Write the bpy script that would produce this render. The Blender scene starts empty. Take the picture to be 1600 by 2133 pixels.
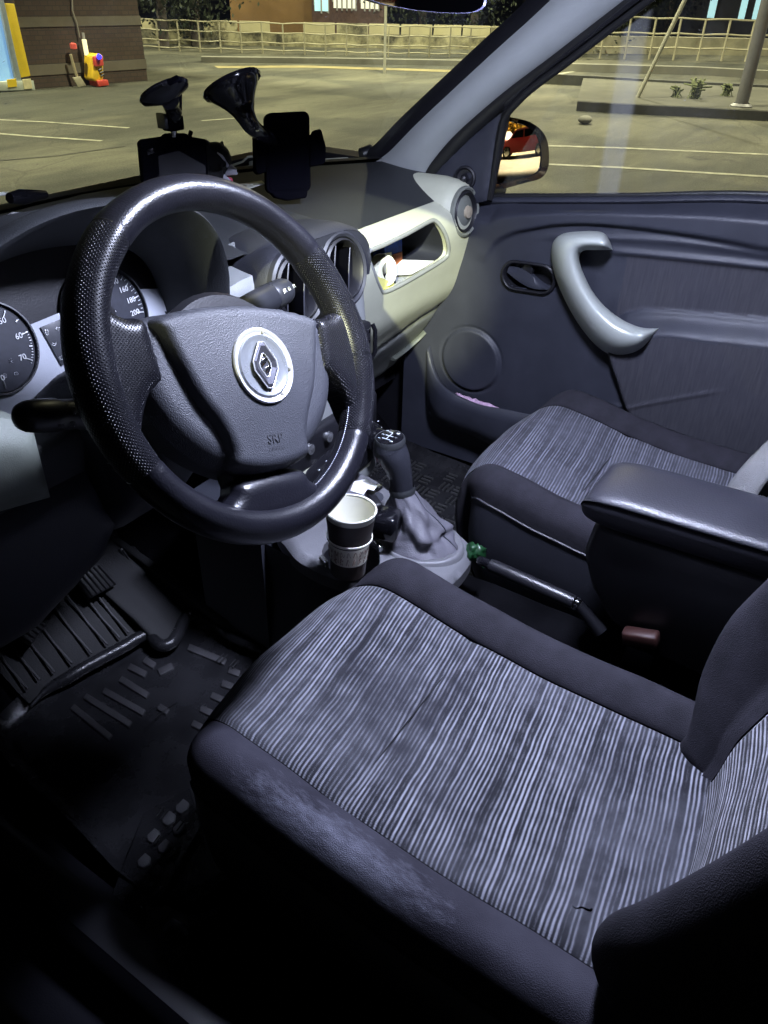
import bpy, bmesh, math, random
from mathutils import Vector as V, Matrix, geometry, noise
random.seed(7)
R = math.radians
S = bpy.context.scene
COL = S.collection

# ------------------------------------------------------------------ camera
CP = V((-.893, -.50, 1.262)); YAW, PITCH, ROLL, FPX = R(58), R(34.5), R(1.5), 1602.0
_f = V((math.sin(YAW)*math.cos(PITCH), math.cos(YAW)*math.cos(PITCH), -math.sin(PITCH)))
_r0 = V((math.cos(YAW), -math.sin(YAW), 0)); _u0 = _r0.cross(_f)
_r = _r0*math.cos(ROLL)+_u0*math.sin(ROLL); _u = _r.cross(_f)
cd = bpy.data.cameras.new('camera'); cam = bpy.data.objects.new('camera', cd); COL.objects.link(cam)
cd.sensor_fit = 'VERTICAL'; cd.sensor_height = 36; cd.lens = FPX/2133*36; cd.clip_start = .02; cd.clip_end = 600
m = Matrix((_r, _u, -_f)).transposed().to_4x4(); m.translation = CP; cam.matrix_world = m
S.camera = cam

def ray(x, y): return _f+_r*((x-800)/FPX)-_u*((y-1066.5)/FPX)
def at(x, y, X=None, Y=None, Z=None):
    d = ray(x, y)
    if X is not None: return CP+d*((X-CP.x)/d.x)
    if Y is not None: return CP+d*((Y-CP.y)/d.y)
    return CP+d*((Z-CP.z)/d.z)
def atp(x, y, P, N):
    d = ray(x, y); return CP+d*((P-CP).dot(N)/d.dot(N))
def hit(x, y, fn, t0=.4, t1=3.0):
    d = ray(x, y); a = t0; fa = fn(CP+d*a); n = 200
    for i in range(1, n+1):
        b = t0+(t1-t0)*i/n; fb = fn(CP+d*b)
        if (fa <= 0) != (fb <= 0):
            for _ in range(25):
                c = (a+b)/2
                if (fn(CP+d*c) <= 0) == (fa <= 0): a = c
                else: b = c
            return CP+d*b
        a, fa = b, fb
    return CP+d*t1

# ------------------------------------------------------------------ materials
MATS = {}
def mat(name, col, rough=.5, metal=0, bump=0, bscale=300, var=.15, vscale=12, spec=.5, emit=None, estr=0, coat=0, dust=0):
    if name in MATS: return MATS[name]
    mt = bpy.data.materials.new(name); mt.use_nodes = True; nt = mt.node_tree; N = nt.nodes; L = nt.links
    b = N['Principled BSDF']; b.inputs['Roughness'].default_value = rough; b.inputs['Metallic'].default_value = metal
    b.inputs['Specular IOR Level'].default_value = spec
    if coat: b.inputs['Coat Weight'].default_value = coat; b.inputs['Coat Roughness'].default_value = .15
    tc = N.new('ShaderNodeTexCoord')
    if var:
        nz = N.new('ShaderNodeTexNoise'); nz.inputs['Scale'].default_value = vscale; nz.inputs['Detail'].default_value = 8; nz.inputs['Roughness'].default_value = .65
        L.new(tc.outputs['Object'], nz.inputs['Vector'])
        rp = N.new('ShaderNodeValToRGB'); L.new(nz.outputs['Fac'], rp.inputs['Fac'])
        c = list(col)[:3]
        rp.color_ramp.elements[0].position = .3; rp.color_ramp.elements[1].position = .7
        rp.color_ramp.elements[0].color = [v*(1-var) for v in c]+[1]
        rp.color_ramp.elements[1].color = [min(1, v*(1+var)+dust) for v in c]+[1]
        L.new(rp.outputs['Color'], b.inputs['Base Color'])
        mr = N.new('ShaderNodeMapRange'); mr.inputs['To Min'].default_value = max(.02, rough-.08); mr.inputs['To Max'].default_value = min(1, rough+.08)
        L.new(nz.outputs['Fac'], mr.inputs['Value']); L.new(mr.outputs['Result'], b.inputs['Roughness'])
    else: b.inputs['Base Color'].default_value = (*col[:3], 1)
    if bump:
        bz = N.new('ShaderNodeTexVoronoi'); bz.inputs['Scale'].default_value = bscale; L.new(tc.outputs['Object'], bz.inputs['Vector'])
        bp = N.new('ShaderNodeBump'); bp.inputs['Strength'].default_value = bump; bp.inputs['Distance'].default_value = .001
        L.new(bz.outputs['Distance'], bp.inputs['Height']); L.new(bp.outputs['Normal'], b.inputs['Normal'])
    if emit: b.inputs['Emission Color'].default_value = (*emit, 1); b.inputs['Emission Strength'].default_value = estr
    MATS[name] = mt; return mt

def nodes_of(mt): return mt.node_tree.nodes, mt.node_tree.links
M_dash = mat('dark_dash_plastic', (.023, .025, .028), .58, bump=.35, bscale=700)
M_dash2 = mat('dark_lower_plastic', (.028, .030, .040), .5, bump=.3, bscale=650)
M_face = mat('light_grey_plastic', (.51, .52, .40), .5, bump=.25, bscale=800, var=.06)
M_face2 = mat('mid_grey_plastic', (.27, .28, .26), .5, bump=.25, bscale=800, var=.06)
M_door = mat('door_plastic', (.029, .031, .043), .48, bump=.3, bscale=700)
M_black = mat('black_plastic', (.010, .010, .013), .38, bump=.1, bscale=500)
M_gloss = mat('black_gloss', (.006, .006, .008), .12, var=0)
M_rubber = mat('black_rubber', (.012, .012, .013), .45, bump=.3, bscale=400)
M_mat = mat('rubber_mat', (.014, .014, .016), .27, bump=.3, bscale=500, var=.4, dust=.003)
M_matbar = mat('worn_rubber_mat', (.034, .033, .036), .6, bump=.5, bscale=500, var=.4)
M_carpet = mat('carpet', (.005, .005, .006), .95, spec=0, bump=.8, bscale=900, var=.4)
M_silver = mat('satin_silver', (.47, .50, .46), .34, metal=.2, var=.05)
M_chrome = mat('chrome', (.7, .7, .72), .15, metal=1, var=0)
M_ringm = mat('brushed_silver', (.55, .56, .58), .25, metal=.9, var=.1, vscale=40)
M_pad = mat('airbag_vinyl', (.036, .038, .047), .5, bump=.45, bscale=850)
M_leather = mat('smooth_leather', (.008, .008, .012), .31, spec=.38, bump=.16, bscale=520, var=.25)
M_leather2 = mat('armrest_leather', (.020, .020, .027), .40, bump=.3, bscale=420)
M_fab = mat('dark_seat_fabric', (.022, .021, .027), .92, spec=.15, bump=.5, bscale=900, var=.3, vscale=25)
M_seatpl = mat('seat_side_plastic', (.026, .027, .036), .5, bump=.3, bscale=600)
M_pillar = mat('pillar_trim', (.36, .38, .38), .7, bump=.35, bscale=800, var=.05)
M_vblack = mat('vent_black', (.0012, .0012, .0016), .9, var=0, spec=0)
M_hold = mat('holder_black', (.003, .003, .005), .8, var=0, spec=0)
M_white = mat('white_print', (.75, .76, .78), .6, var=0)
M_grayprint = mat('grey_print', (.35, .36, .40), .6, var=0)
M_paper = mat('paper', (.78, .78, .74), .8, var=.06, vscale=60)
M_boot = mat('boot_vinyl', (.10, .097, .115), .55, bump=.4, bscale=500)
M_pipe = mat('seat_piping', (.028, .028, .033), .5)

# perforated leather: rows of dimples
def mk_perf():
    mt = mat('perforated_leather', (.006, .006, .009), .33, spec=.35, var=.3, vscale=20); N, L = nodes_of(mt); b = N['Principled BSDF']
    uv = N.new('ShaderNodeUVMap'); vo = N.new('ShaderNodeTexVoronoi'); vo.inputs['Randomness'].default_value = .12; vo.inputs['Scale'].default_value = 400
    mp = N.new('ShaderNodeMapping'); mp.inputs['Rotation'].default_value = (0, 0, R(45)); L.new(uv.outputs['UV'], mp.inputs['Vector']); L.new(mp.outputs['Vector'], vo.inputs['Vector'])
    rp = N.new('ShaderNodeValToRGB'); rp.color_ramp.elements[0].position = .12; rp.color_ramp.elements[1].position = .36
    L.new(vo.outputs['Distance'], rp.inputs['Fac'])
    bp = N.new('ShaderNodeBump'); bp.inputs['Strength'].default_value = 1; bp.inputs['Distance'].default_value = .0008
    L.new(rp.outputs['Color'], bp.inputs['Height']); L.new(bp.outputs['Normal'], b.inputs['Normal'])
    return mt
M_perf = mk_perf()

def mk_stripe(name, dark, light, warp=.11, freq=195, wear=True, spot=None):
    mt = bpy.data.materials.new(name); mt.use_nodes = True; N, L = nodes_of(mt); b = N['Principled BSDF']
    b.inputs['Roughness'].default_value = .88; b.inputs['Specular IOR Level'].default_value = .3
    b.inputs['Sheen Weight'].default_value = .05
    uv = N.new('ShaderNodeUVMap'); sx = N.new('ShaderNodeSeparateXYZ'); L.new(uv.outputs['UV'], sx.inputs[0])
    def math_(op, a, b_=None):
        n = N.new('ShaderNodeMath'); n.operation = op
        for i, q in enumerate((a, b_)):
            if q is None: continue
            if isinstance(q, (int, float)): n.inputs[i].default_value = q
            else: L.new(q, n.inputs[i])
        return n.outputs[0]
    def noise_(sc, detail=2, vec=None, dim='3D'):
        n = N.new('ShaderNodeTexNoise'); n.inputs['Scale'].default_value = sc; n.inputs['Detail'].default_value = detail
        L.new(vec or uv.outputs['UV'], n.inputs['Vector']); return n.outputs['Fac']
    wob = noise_(9, 2); wob2 = noise_(40, 2)
    v = math_('SUBTRACT', sx.outputs[1], math_('MULTIPLY', sx.outputs[0], warp))
    v = math_('ADD', v, math_('MULTIPLY', math_('SUBTRACT', wob, .5), .009))
    v = math_('ADD', v, math_('MULTIPLY', math_('SUBTRACT', wob2, .5), .0011))
    # primary sine lines
    s1 = math_('SINE', math_('MULTIPLY', v, freq*6.2832))
    s1 = math_('ADD', math_('MULTIPLY', s1, .5), .5)
    # per-stripe brightness: 1-D noise along v
    cx = N.new('ShaderNodeCombineXYZ'); L.new(math_('MULTIPLY', v, 1.0), cx.inputs[1]); L.new(math_('MULTIPLY', sx.outputs[0], .02), cx.inputs[0])
    bn = noise_(freq*.75, 1, cx.outputs[0]); bn2 = noise_(freq*.18, 1, cx.outputs[0])
    br = math_('ADD', math_('MULTIPLY', bn, 2.0), math_('MULTIPLY', bn2, .5))
    br = math_('SUBTRACT', br, .60)
    brk = noise_(55, 3); br = math_('ADD', br, math_('MULTIPLY', math_('SUBTRACT', brk, .5), .9))
    # woven specks across the stripe
    fine = noise_(1500, 1); 
    wv = math_('SINE', math_('MULTIPLY', sx.outputs[0], 3300)); wv = math_('ADD', math_('MULTIPLY', wv, .13), .87)
    val = math_('MULTIPLY', math_('MULTIPLY', s1, br), wv)
    val = math_('ADD', val, math_('MULTIPLY', math_('SUBTRACT', fine, .5), .8))
    rp = N.new('ShaderNodeValToRGB'); rp.color_ramp.elements[0].color = (*dark, 1); rp.color_ramp.elements[1].color = (*light, 1)
    rp.color_ramp.elements[0].position = .16; rp.color_ramp.elements[1].position = .80
    L.new(val, rp.inputs['Fac'])
    out = rp.outputs['Color']
    if wear:
        st = noise_(7, 6); sr = N.new('ShaderNodeValToRGB'); sr.color_ramp.elements[0].position = .44; sr.color_ramp.elements[1].position = .66
        L.new(st, sr.inputs['Fac']); st2 = noise_(60, 4)
        f = math_('MULTIPLY', math_('MULTIPLY', sr.outputs['Color'], st2), 1.0)
        mx = N.new('ShaderNodeMixRGB'); L.new(f, mx.inputs[0]); L.new(out, mx.inputs[1]); mx.inputs[2].default_value = (*[(a*.6+c*.4)*.8 for a, c in zip(dark, light)], 1)
        out = mx.outputs[0]
    for (cx_, cy_, sx_, sy_, am) in (spot or ()):
        du = math_('MULTIPLY', math_('SUBTRACT', sx.outputs[0], cx_), sx_); dv = math_('MULTIPLY', math_('SUBTRACT', sx.outputs[1], cy_), sy_)
        d2 = math_('SQRT', math_('ADD', math_('MULTIPLY', du, du), math_('MULTIPLY', dv, dv)))
        k_ = math_('ADD', math_('SUBTRACT', 1.0, d2), math_('MULTIPLY', math_('SUBTRACT', noise_(30, 7), .5), 2.4))
        cl_ = N.new('ShaderNodeClamp'); L.new(k_, cl_.inputs[0]); k_ = math_('MULTIPLY', cl_.outputs[0], am)
        mx = N.new('ShaderNodeMixRGB'); L.new(k_, mx.inputs[0]); L.new(out, mx.inputs[1]); mx.inputs[2].default_value = (*[v*1.6 for v in dark], 1); out = mx.outputs[0]
    L.new(out, b.inputs['Base Color'])
    bp = N.new('ShaderNodeBump'); bp.inputs['Strength'].default_value = .6; bp.inputs['Distance'].default_value = .0012
    L.new(val, bp.inputs['Height']); L.new(bp.outputs['Normal'], b.inputs['Normal'])
    return mt
M_str = mk_stripe('striped_seat_fabric', (.009, .009, .013), (.265, .27, .315), spot=((-.115, .335, 9, 30, .85), (-.13, .40, 12, 13, .6), (-.05, .13, 16, 20, .5), (-.19, .27, 22, 30, .5)))
M_str2 = mk_stripe('striped_passenger_fabric', (.028, .028, .037), (.20, .205, .25), freq=185)
M_strb = mk_stripe('striped_back_fabric', (.012, .012, .016), (.40, .40, .45), warp=-.05, freq=165, wear=False)

def mk_worn(c):
    mt = mat('worn_highlight_fabric', (.045, .043, .054), .92, spec=.15, bump=.5, bscale=900, var=0); N, L = nodes_of(mt); b = N['Principled BSDF']
    tc = N.new('ShaderNodeTexCoord'); s1 = N.new('ShaderNodeVectorMath'); s1.operation = 'SUBTRACT'; L.new(tc.outputs['Object'], s1.inputs[0]); s1.inputs[1].default_value = c
    s2 = N.new('ShaderNodeVectorMath'); s2.operation = 'MULTIPLY'; L.new(s1.outputs[0], s2.inputs[0]); s2.inputs[1].default_value = (26, 6.5, 22)
    ln = N.new('ShaderNodeVectorMath'); ln.operation = 'LENGTH'; L.new(s2.outputs[0], ln.inputs[0])
    n1 = N.new('ShaderNodeTexNoise'); n1.inputs['Scale'].default_value = 1; n1.inputs['Detail'].default_value = 9; n1.inputs['Roughness'].default_value = .75; mpw = N.new('ShaderNodeMapping'); mpw.inputs['Scale'].default_value = (130, 38, 130); L.new(tc.outputs['Object'], mpw.inputs[0]); L.new(mpw.outputs[0], n1.inputs['Vector'])
    n2 = N.new('ShaderNodeTexNoise'); n2.inputs['Scale'].default_value = 14; n2.inputs['Detail'].default_value = 5; L.new(tc.outputs['Object'], n2.inputs['Vector'])
    m1 = N.new('ShaderNodeMath'); m1.operation = 'SUBTRACT'; m1.inputs[0].default_value = .95; L.new(ln.outputs['Value'], m1.inputs[1])
    m2 = N.new('ShaderNodeMath'); m2.operation = 'MULTIPLY_ADD'; L.new(n1.outputs['Fac'], m2.inputs[0]); m2.inputs[1].default_value = 2.6; m2.inputs[2].default_value = -1.35
    m3 = N.new('ShaderNodeMath'); m3.operation = 'ADD'; L.new(m1.outputs[0], m3.inputs[0]); L.new(m2.outputs[0], m3.inputs[1]); m3.use_clamp = True
    mx = N.new('ShaderNodeMixRGB'); L.new(m3.outputs[0], mx.inputs[0]); mx.inputs[2].default_value = (.12, .122, .155, 1)  # pale patch: worn cloth plus a highlight painted into the colour
    r2 = N.new('ShaderNodeValToRGB'); r2.color_ramp.elements[0].position = .35; r2.color_ramp.elements[1].position = .7; r2.color_ramp.elements[0].color = (.022, .021, .029, 1); r2.color_ramp.elements[1].color = (.042, .041, .054, 1)
    L.new(n2.outputs['Fac'], r2.inputs['Fac']); L.new(r2.outputs['Color'], mx.inputs[1]); L.new(mx.outputs[0], b.inputs['Base Color'])
    return mt
# ------------------------------------------------------------------ mesh helpers
def link(ob, parent):
    COL.objects.link(ob)
    if parent is not None:
        ob.parent = parent
        p = parent; inv = Matrix.Identity(4)
        ob.matrix_parent_inverse = WORLD[parent.name].inverted() if parent.name in WORLD else Matrix.Identity(4)
    return ob
WORLD = {}
def thing(name, label, cat, loc=(0, 0, 0), group=None):
    o = bpy.data.objects.new(name, None); COL.objects.link(o); o.empty_display_size = .05; o.location = loc
    o['label'] = label; o['category'] = cat
    if group: o['group'] = group
    WORLD[o.name] = Matrix.Translation(V(loc)); return o
def tag(o, label, cat, group=None):
    # centre the origin of a one-mesh thing on its own base
    if o.type == 'MESH':
        vs = [v.co for v in o.data.vertices]
        c = V((sum(v.x for v in vs)/len(vs), sum(v.y for v in vs)/len(vs), min(v.z for v in vs)))
        o.data.transform(Matrix.Translation(-c)); o.location = c
    o['label'] = label; o['category'] = cat
    if group: o['group'] = group
    return o
def mesh(name, vs, fs, mt, parent=None, smooth=True, uv=None, mats=None, fmat=None, sharp=None):
    me = bpy.data.meshes.new(name); me.from_pydata([tuple(v) for v in vs], [], fs); me.update()
    for x in (mats or [mt]): me.materials.append(x)
    if fmat: 
        for p, k in zip(me.polygons, fmat): p.material_index = k
    if smooth:
        for p in me.polygons: p.use_smooth = True
    if uv:
        ul = me.uv_layers.new(name='UVMap')
        for lp in me.loops: ul.data[lp.index].uv = uv[lp.vertex_index]
    if sharp:
        me.set_sharp_from_angle(angle=R(sharp))
    ob = bpy.data.objects.new(name, me); link(ob, parent); return ob
def grid(name, rows, mt, parent=None, cu=False, cv=False, uv=None, flip=False, mats=None, fm=None, sharp=None, capu=False):
    nr, nc = len(rows), len(rows[0]); vs = [p for r in rows for p in r]; fs = []; fk = []
    for i in range(nr if cv else nr-1):
        for j in range(nc if cu else nc-1):
            a, b, c, d = i*nc+j, i*nc+(j+1) % nc, ((i+1) % nr)*nc+(j+1) % nc, ((i+1) % nr)*nc+j
            fs.append((a, d, c, b) if flip else (a, b, c, d))
            if fm: fk.append(fm(i, j))
    if capu:
        fs.append(tuple(range(nc))); fs.append(tuple(range((nr-1)*nc, nr*nc)))
        if fm: fk += [0, 0]
    u = [q for r in uv for q in r] if uv else None
    return mesh(name, vs, fs, mt, parent, True, u, mats, fk or None, sharp)
def inpoly(p, poly):
    x, y = p; c = False; n = len(poly); j = n-1
    for i in range(n):
        xi, yi = poly[i]; xj, yj = poly[j]
        if (yi > y) != (yj > y) and x < (xj-xi)*(y-yi)/(yj-yi)+xi: c = not c
        j = i
    return c
def dpoly(p, poly):
    best = 9e9; n = len(poly)
    for i in range(n):
        a, b = poly[i], poly[(i+1) % n]; dx, dy = b[0]-a[0], b[1]-a[1]; l = dx*dx+dy*dy
        t = 0 if l == 0 else max(0, min(1, ((p[0]-a[0])*dx+(p[1]-a[1])*dy)/l))
        best = min(best, math.hypot(p[0]-a[0]-t*dx, p[1]-a[1]-t*dy))
    return best
def resample(poly, step, closed=True):
    out = []; n = len(poly)
    for i in range(n if closed else n-1):
        a, b = poly[i], poly[(i+1) % n]; d = math.dist(a, b); k = max(1, int(round(d/step)))
        for q in range(k): out.append(tuple(a[t]+(b[t]-a[t])*q/k for t in range(len(a))))
    if not closed: out.append(tuple(poly[-1]))
    return out
def cr(pts, n=8, closed=False):
    """Catmull-Rom through points (tuples of any length)"""
    P = [tuple(p) for p in pts]; m_ = len(P); out = []
    for i in range(m_ if closed else m_-1):
        p0 = P[(i-1) % m_] if closed or i > 0 else P[0]; p1 = P[i]; p2 = P[(i+1) % m_]
        p3 = P[(i+2) % m_] if closed or i+2 < m_ else P[-1]
        for k in range(n):
            t = k/n
            out.append(tuple(.5*(2*b+(c-a)*t+(2*a-5*b+4*c-d)*t*t+(3*b-a-3*c+d)*t**3) for a, b, c, d in zip(p0, p1, p2, p3)))
    if not closed: out.append(P[-1])
    return out
def sheet(name, outline, mapfn, step, mt, parent=None, holes=(), skirt=None, uvs=False, mats=None, fmf=None, flip=False, sharp=None, smooth=True, lining=None):
    """triangulated sheet over a 2-D outline with holes; mapfn((a,b), dist to outline) -> 3-D point"""
    ol = resample(outline, step); hs = [resample(h, step) for h in holes]
    pts = []; edges = []
    for lp in [ol]+hs:
        s = len(pts); pts += [V(p) for p in lp]; edges += [(s+i, s+(i+1) % len(lp)) for i in range(len(lp))]
    x0, x1 = min(p[0] for p in ol), max(p[0] for p in ol); y0, y1 = min(p[1] for p in ol), max(p[1] for p in ol)
    nx, ny = int((x1-x0)/step)+1, int((y1-y0)/step)+1
    for i in range(nx+1):
        for j in range(ny+1):
            q = (x0+i*step+(j % 2)*step*.5, y0+j*step)
            if inpoly(q, ol) and dpoly(q, ol) > step*.55 and all((not inpoly(q, h)) and dpoly(q, h) > step*.55 for h in hs): pts.append(V(q))
    r = geometry.delaunay_2d_cdt(pts, edges, [], 0, 1e-7)
    v2, fc = r[0], r[2]; fs = []
    for f in fc:
        c = (sum(v2[i].x for i in f)/len(f), sum(v2[i].y for i in f)/len(f))
        if inpoly(c, ol) and not any(inpoly(c, h) for h in hs): fs.append(tuple(f) if not flip else tuple(reversed(f)))
    vs = [mapfn((p.x, p.y), dpoly((p.x, p.y), ol)) for p in v2]; uv = [(p.x, p.y) for p in v2]
    fk = [fmf(((sum(v2[i].x for i in f))/3, (sum(v2[i].y for i in f))/3)) for f in fs] if fmf else None
    ns = len(fs)
    if skirt is not None:
        for li, lp in enumerate([ol]+hs):
            vec = skirt if li == 0 else (lining if lining is not None else skirt)
            s = len(vs); n = len(lp)
            for p in lp:
                q = mapfn(p, 0 if li == 0 else dpoly(p, ol)); vs.append(q); uv.append(p); 
            for p in lp:
                q = mapfn(p, 0 if li == 0 else dpoly(p, ol)); vs.append(q+vec); uv.append(p)
            for i in range(n):
                j = (i+1) % n; f = (s+i, s+n+i, s+n+j, s+j); fs.append(f)
                if fk is not None: fk.append(0)
    ob = mesh(name, vs, fs, mt, parent, smooth, uv, mats, fk, sharp)
    return ob
def tube(name, pts, rad, mt, parent=None, n=12, closed=False, up=V((0, 0, 1)), flat=1.0, cap=True, uvs=False):
    P = [V(p) for p in pts]; m_ = len(P); rows = []
    rad = rad if isinstance(rad, (list, tuple)) else [rad]*m_
    s = None
    for i in range(m_):
        t = ((P[(i+1) % m_]-P[i-1]) if closed else (P[min(i+1, m_-1)]-P[max(i-1, 0)])).normalized()
        if s is None:
            s = t.cross(up)
            if s.length < 1e-4: s = t.cross(V((1, 0, 0)))
        s = (s-t*s.dot(t)); s.normalize(); w = s.cross(t)
        r = rad[i]; rx, ry = (r, r*flat) if not isinstance(r, (tuple, list)) else r
        rows.append([P[i]+s*(rx*math.cos(a))+w*(ry*math.sin(a)) for a in [2*math.pi*k/n for k in range(n)]])
    return grid(name, rows, mt, parent, cu=True, cv=closed, capu=cap and not closed, sharp=50)
def lathe(name, prof, org, axis, mt, parent=None, n=40, sx=1.0, sy=1.0, xref=None, sharp=40, mats=None, fm=None, a0=0, a1=None):
    ax = V(axis).normalized(); x = (V(xref) if xref else (ax.cross(V((0, 0, 1))) if abs(ax.z) < .95 else V((1, 0, 0))))
    x = (x-ax*x.dot(ax)).normalized(); y = ax.cross(x); o = V(org)
    full = a1 is None; a1 = 2*math.pi if full else a1
    rows = []
    for (r, h) in prof:
        rows.append([o+ax*h+x*(r*sx*math.cos(a))+y*(r*sy*math.sin(a)) for a in [a0+(a1-a0)*k/(n if full else n-1) for k in range(n)]])
    return grid(name, rows, mt, parent, cu=full, sharp=sharp, mats=mats, fm=fm)
def bevel(ob, w=.002, seg=2):
    md = ob.modifiers.new('bevel', 'BEVEL'); md.width = w; md.segments = seg; md.limit_method = 'ANGLE'; md.angle_limit = R(35)
    for p in ob.data.polygons: p.use_smooth = True
    return ob
def prism(name, pts, vec, mt, parent=None, bev=.002, seg=2):
    P = [V(p) for p in pts]; n = len(P); vec = V(vec); vs = P+[p+vec for p in P]
    fs = [tuple(range(n)), tuple(range(2*n-1, n-1, -1))]+[(i, i+n, (i+1) % n+n, (i+1) % n) for i in range(n)]
    ob = mesh(name, vs, fs, mt, parent, False)
    bm = bmesh.new(); bm.from_mesh(ob.data); bmesh.ops.recalc_face_normals(bm, faces=bm.faces); bm.to_mesh(ob.data); bm.free()
    if bev: bevel(ob, bev, seg)
    return ob
def box(name, c, size, mt, parent=None, bev=.003, ax=None, seg=2):
    X, Y, Z = ax if ax else (V((1, 0, 0)), V((0, 1, 0)), V((0, 0, 1)))
    c = V(c); a, b, h = size[0]/2, size[1]/2, size[2]/2
    return prism(name, [c-X*a-Y*b-Z*h, c+X*a-Y*b-Z*h, c+X*a+Y*b-Z*h, c-X*a+Y*b-Z*h], Z*size[2], mt, parent, bev, seg)
def boxes(name, lst, mt, parent=None):
    vs, fs = [], []
    for (x0, y0, z0, x1, y1, z1) in lst:
        s = len(vs); vs += [V((x, y, z)) for z in (z0, z1) for (x, y) in ((x0, y0), (x1, y0), (x1, y1), (x0, y1))]
        fs += [tuple(s+i for i in f) for f in ((0, 3, 2, 1), (4, 5, 6, 7), (0, 1, 5, 4), (1, 2, 6, 5), (2, 3, 7, 6), (3, 0, 4, 7))]
    return mesh(name, vs, fs, mt, parent, False)
def text(name, s, loc, xd, yd, size, mt, parent=None, ext=.0003, align='CENTER'):
    c = bpy.data.curves.new(name, 'FONT'); c.body = s; c.size = size; c.extrude = ext; c.align_x = align; c.align_y = 'CENTER'; c.materials.append(mt)
    c.resolution_u = 3
    ob = bpy.data.objects.new(name, c); x = V(xd).normalized(); y = V(yd); y = (y-x*y.dot(x)).normalized(); z = x.cross(y)
    mm = Matrix((x, y, z)).transposed().to_4x4(); mm.translation = V(loc)
    COL.objects.link(ob)
    dg = bpy.context.evaluated_depsgraph_get(); me = bpy.data.meshes.new_from_object(ob.evaluated_get(dg), depsgraph=dg)
    me.transform(mm); bpy.data.objects.remove(ob); me.name = name
    return link(bpy.data.objects.new(name, me), parent)
def sm(a, b, x):
    t = max(0, min(1, (x-a)/(b-a))) if a != b else float(x > a); return t*t*(3-2*t)
def lerpf(tab, x):
    if x <= tab[0][0]: return tab[0][1]
    for (a, b), (c, d) in zip(tab, tab[1:]):
        if x <= c: return b+(d-b)*(x-a)/(c-a)
    return tab[-1][1]
def lf(pts):
    """smooth function through sorted (x,y) points"""
    q = cr(sorted(pts), 6); return lambda x: lerpf(q, x)

# ------------------------------------------------------------------ steering wheel
WC = V((-.36, 0, .95))-_r*.0028-_u*.0022; K = R(28); WU0 = V((0, math.sin(K), math.cos(K))); WN = V((0, -math.cos(K), math.sin(K))); TH = R(-17)
WX = V((1, 0, 0))*math.cos(TH)+WU0*math.sin(TH); WY = WU0*math.cos(TH)-V((1, 0, 0))*math.sin(TH)
def w(a, b, c=0): return WC+WX*a+WY*b+WN*c
T = thing('steering_wheel', 'black leather steering wheel with silver badge in front of the instrument cluster', 'steering wheel', WC)
RR, NA, NB = .1658, 240, 28
rows, uvs = [], []
def rimr(a):
    d = math.degrees(a) % 360
    r = .0168
    for c, wd, h in ((0, 26, .0035), (180, 26, .0035), (270, 34, .002), (40, 14, .0015), (140, 14, .0015)):
        q = min(abs(d-c), 360-abs(d-c)); r += h*math.exp(-(q/wd)**2)
    for s in (44, 136, 213, 327):
        q = abs(d-s); r -= .0011*math.exp(-(q/.9)**2)
    return r
for i in range(NA):
    a = 2*math.pi*i/NA; r = rimr(a); c = V((math.cos(a), math.sin(a)))
    row = []; ur = []
    for j in range(NB):
        b = 2*math.pi*j/NB; rr = RR+r*.98*math.cos(b); row.append(w(c.x*rr, c.y*rr, r*1.12*math.sin(b))); ur.append((a*RR, b*.017 if b < math.pi else (2*math.pi-b)*.017))
    rows.append(row); uvs.append(ur)
def perfzone(d): return d < 44 or d > 327 or 136 < d < 213
grid('rim', rows, None, T, cu=True, cv=True, uv=uvs, mats=[M_leather, M_perf], fm=lambda i, j: int(perfzone((i+.5)*360/NA)))
# stitched joints of the leather
for d in (44, 136, 213, 327):
    a = R(d); c = V((math.cos(a), math.sin(a))); r = rimr(a)
    tube('seam', [w(c.x*(RR+(r+.0002)*math.cos(b)), c.y*(RR+(r+.0002)*math.cos(b)), (r+.0002)*1.1*math.sin(b)) for b in [2*math.pi*k/24 for k in range(24)]], .0005, M_black, T, n=6, closed=True)
# inner thread stitching on the rim
def stitch(parent, name, a0, a1, n, rr, z, mt, r=.0006):
    vs, fs = [], []
    for k in range(n):
        a = R(a0+(a1-a0)*k/n); a2 = R(a0+(a1-a0)*(k+.55)/n)
        p, q = w(math.cos(a)*rr, math.sin(a)*rr, z), w(math.cos(a2)*rr, math.sin(a2)*rr, z)
        add_bar(vs, fs, p, q, r)
    return mesh(name, vs, fs, mt, parent)
def add_bar(vs, fs, p, q, r, n=5):
    t = (q-p).normalized(); s = t.cross(V((.3, .2, 1))).normalized(); u_ = s.cross(t); b = len(vs)
    for e in (p, q):
        for k in range(n): vs.append(e+s*(r*math.cos(2*math.pi*k/n))+u_*(r*math.sin(2*math.pi*k/n)))
    for k in range(n): fs.append((b+k, b+(k+1) % n, b+n+(k+1) % n, b+n+k))
    fs.append(tuple(b+k for k in range(n))); fs.append(tuple(b+n+k for k in range(n)))
stitch(T, 'rim_stitching', 285, 345, 62, RR-.0175, .004, M_grayprint, .0005)
def dome(name, ol, z0, z1, wd, mt, step=.0035, skirt=.02, back=None, parent=T, pw=.5, extra=None, uvs=True):
    def f(p, d):
        t = min(d/wd, 1); z = z0+(z1-z0)*math.sqrt(max(0, 1-(1-t)**2))
        if extra: z += extra(p, d)
        return w(p[0], p[1], z)
    return sheet(name, ol, f, step, mt, parent, skirt=-WN*skirt)
mir = lambda pts: pts+[(-x, y) for x, y in reversed(pts) if abs(x) > 1e-6]
sp = cr([(.168, .060), (.145, .052), (.128, .043), (.108, .040), (.104, .012), (.102, -.014), (.116, -.024), (.130, -.045), (.140, -.075), (.155, -.085), (.17, -.03)], 5, True)
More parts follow.
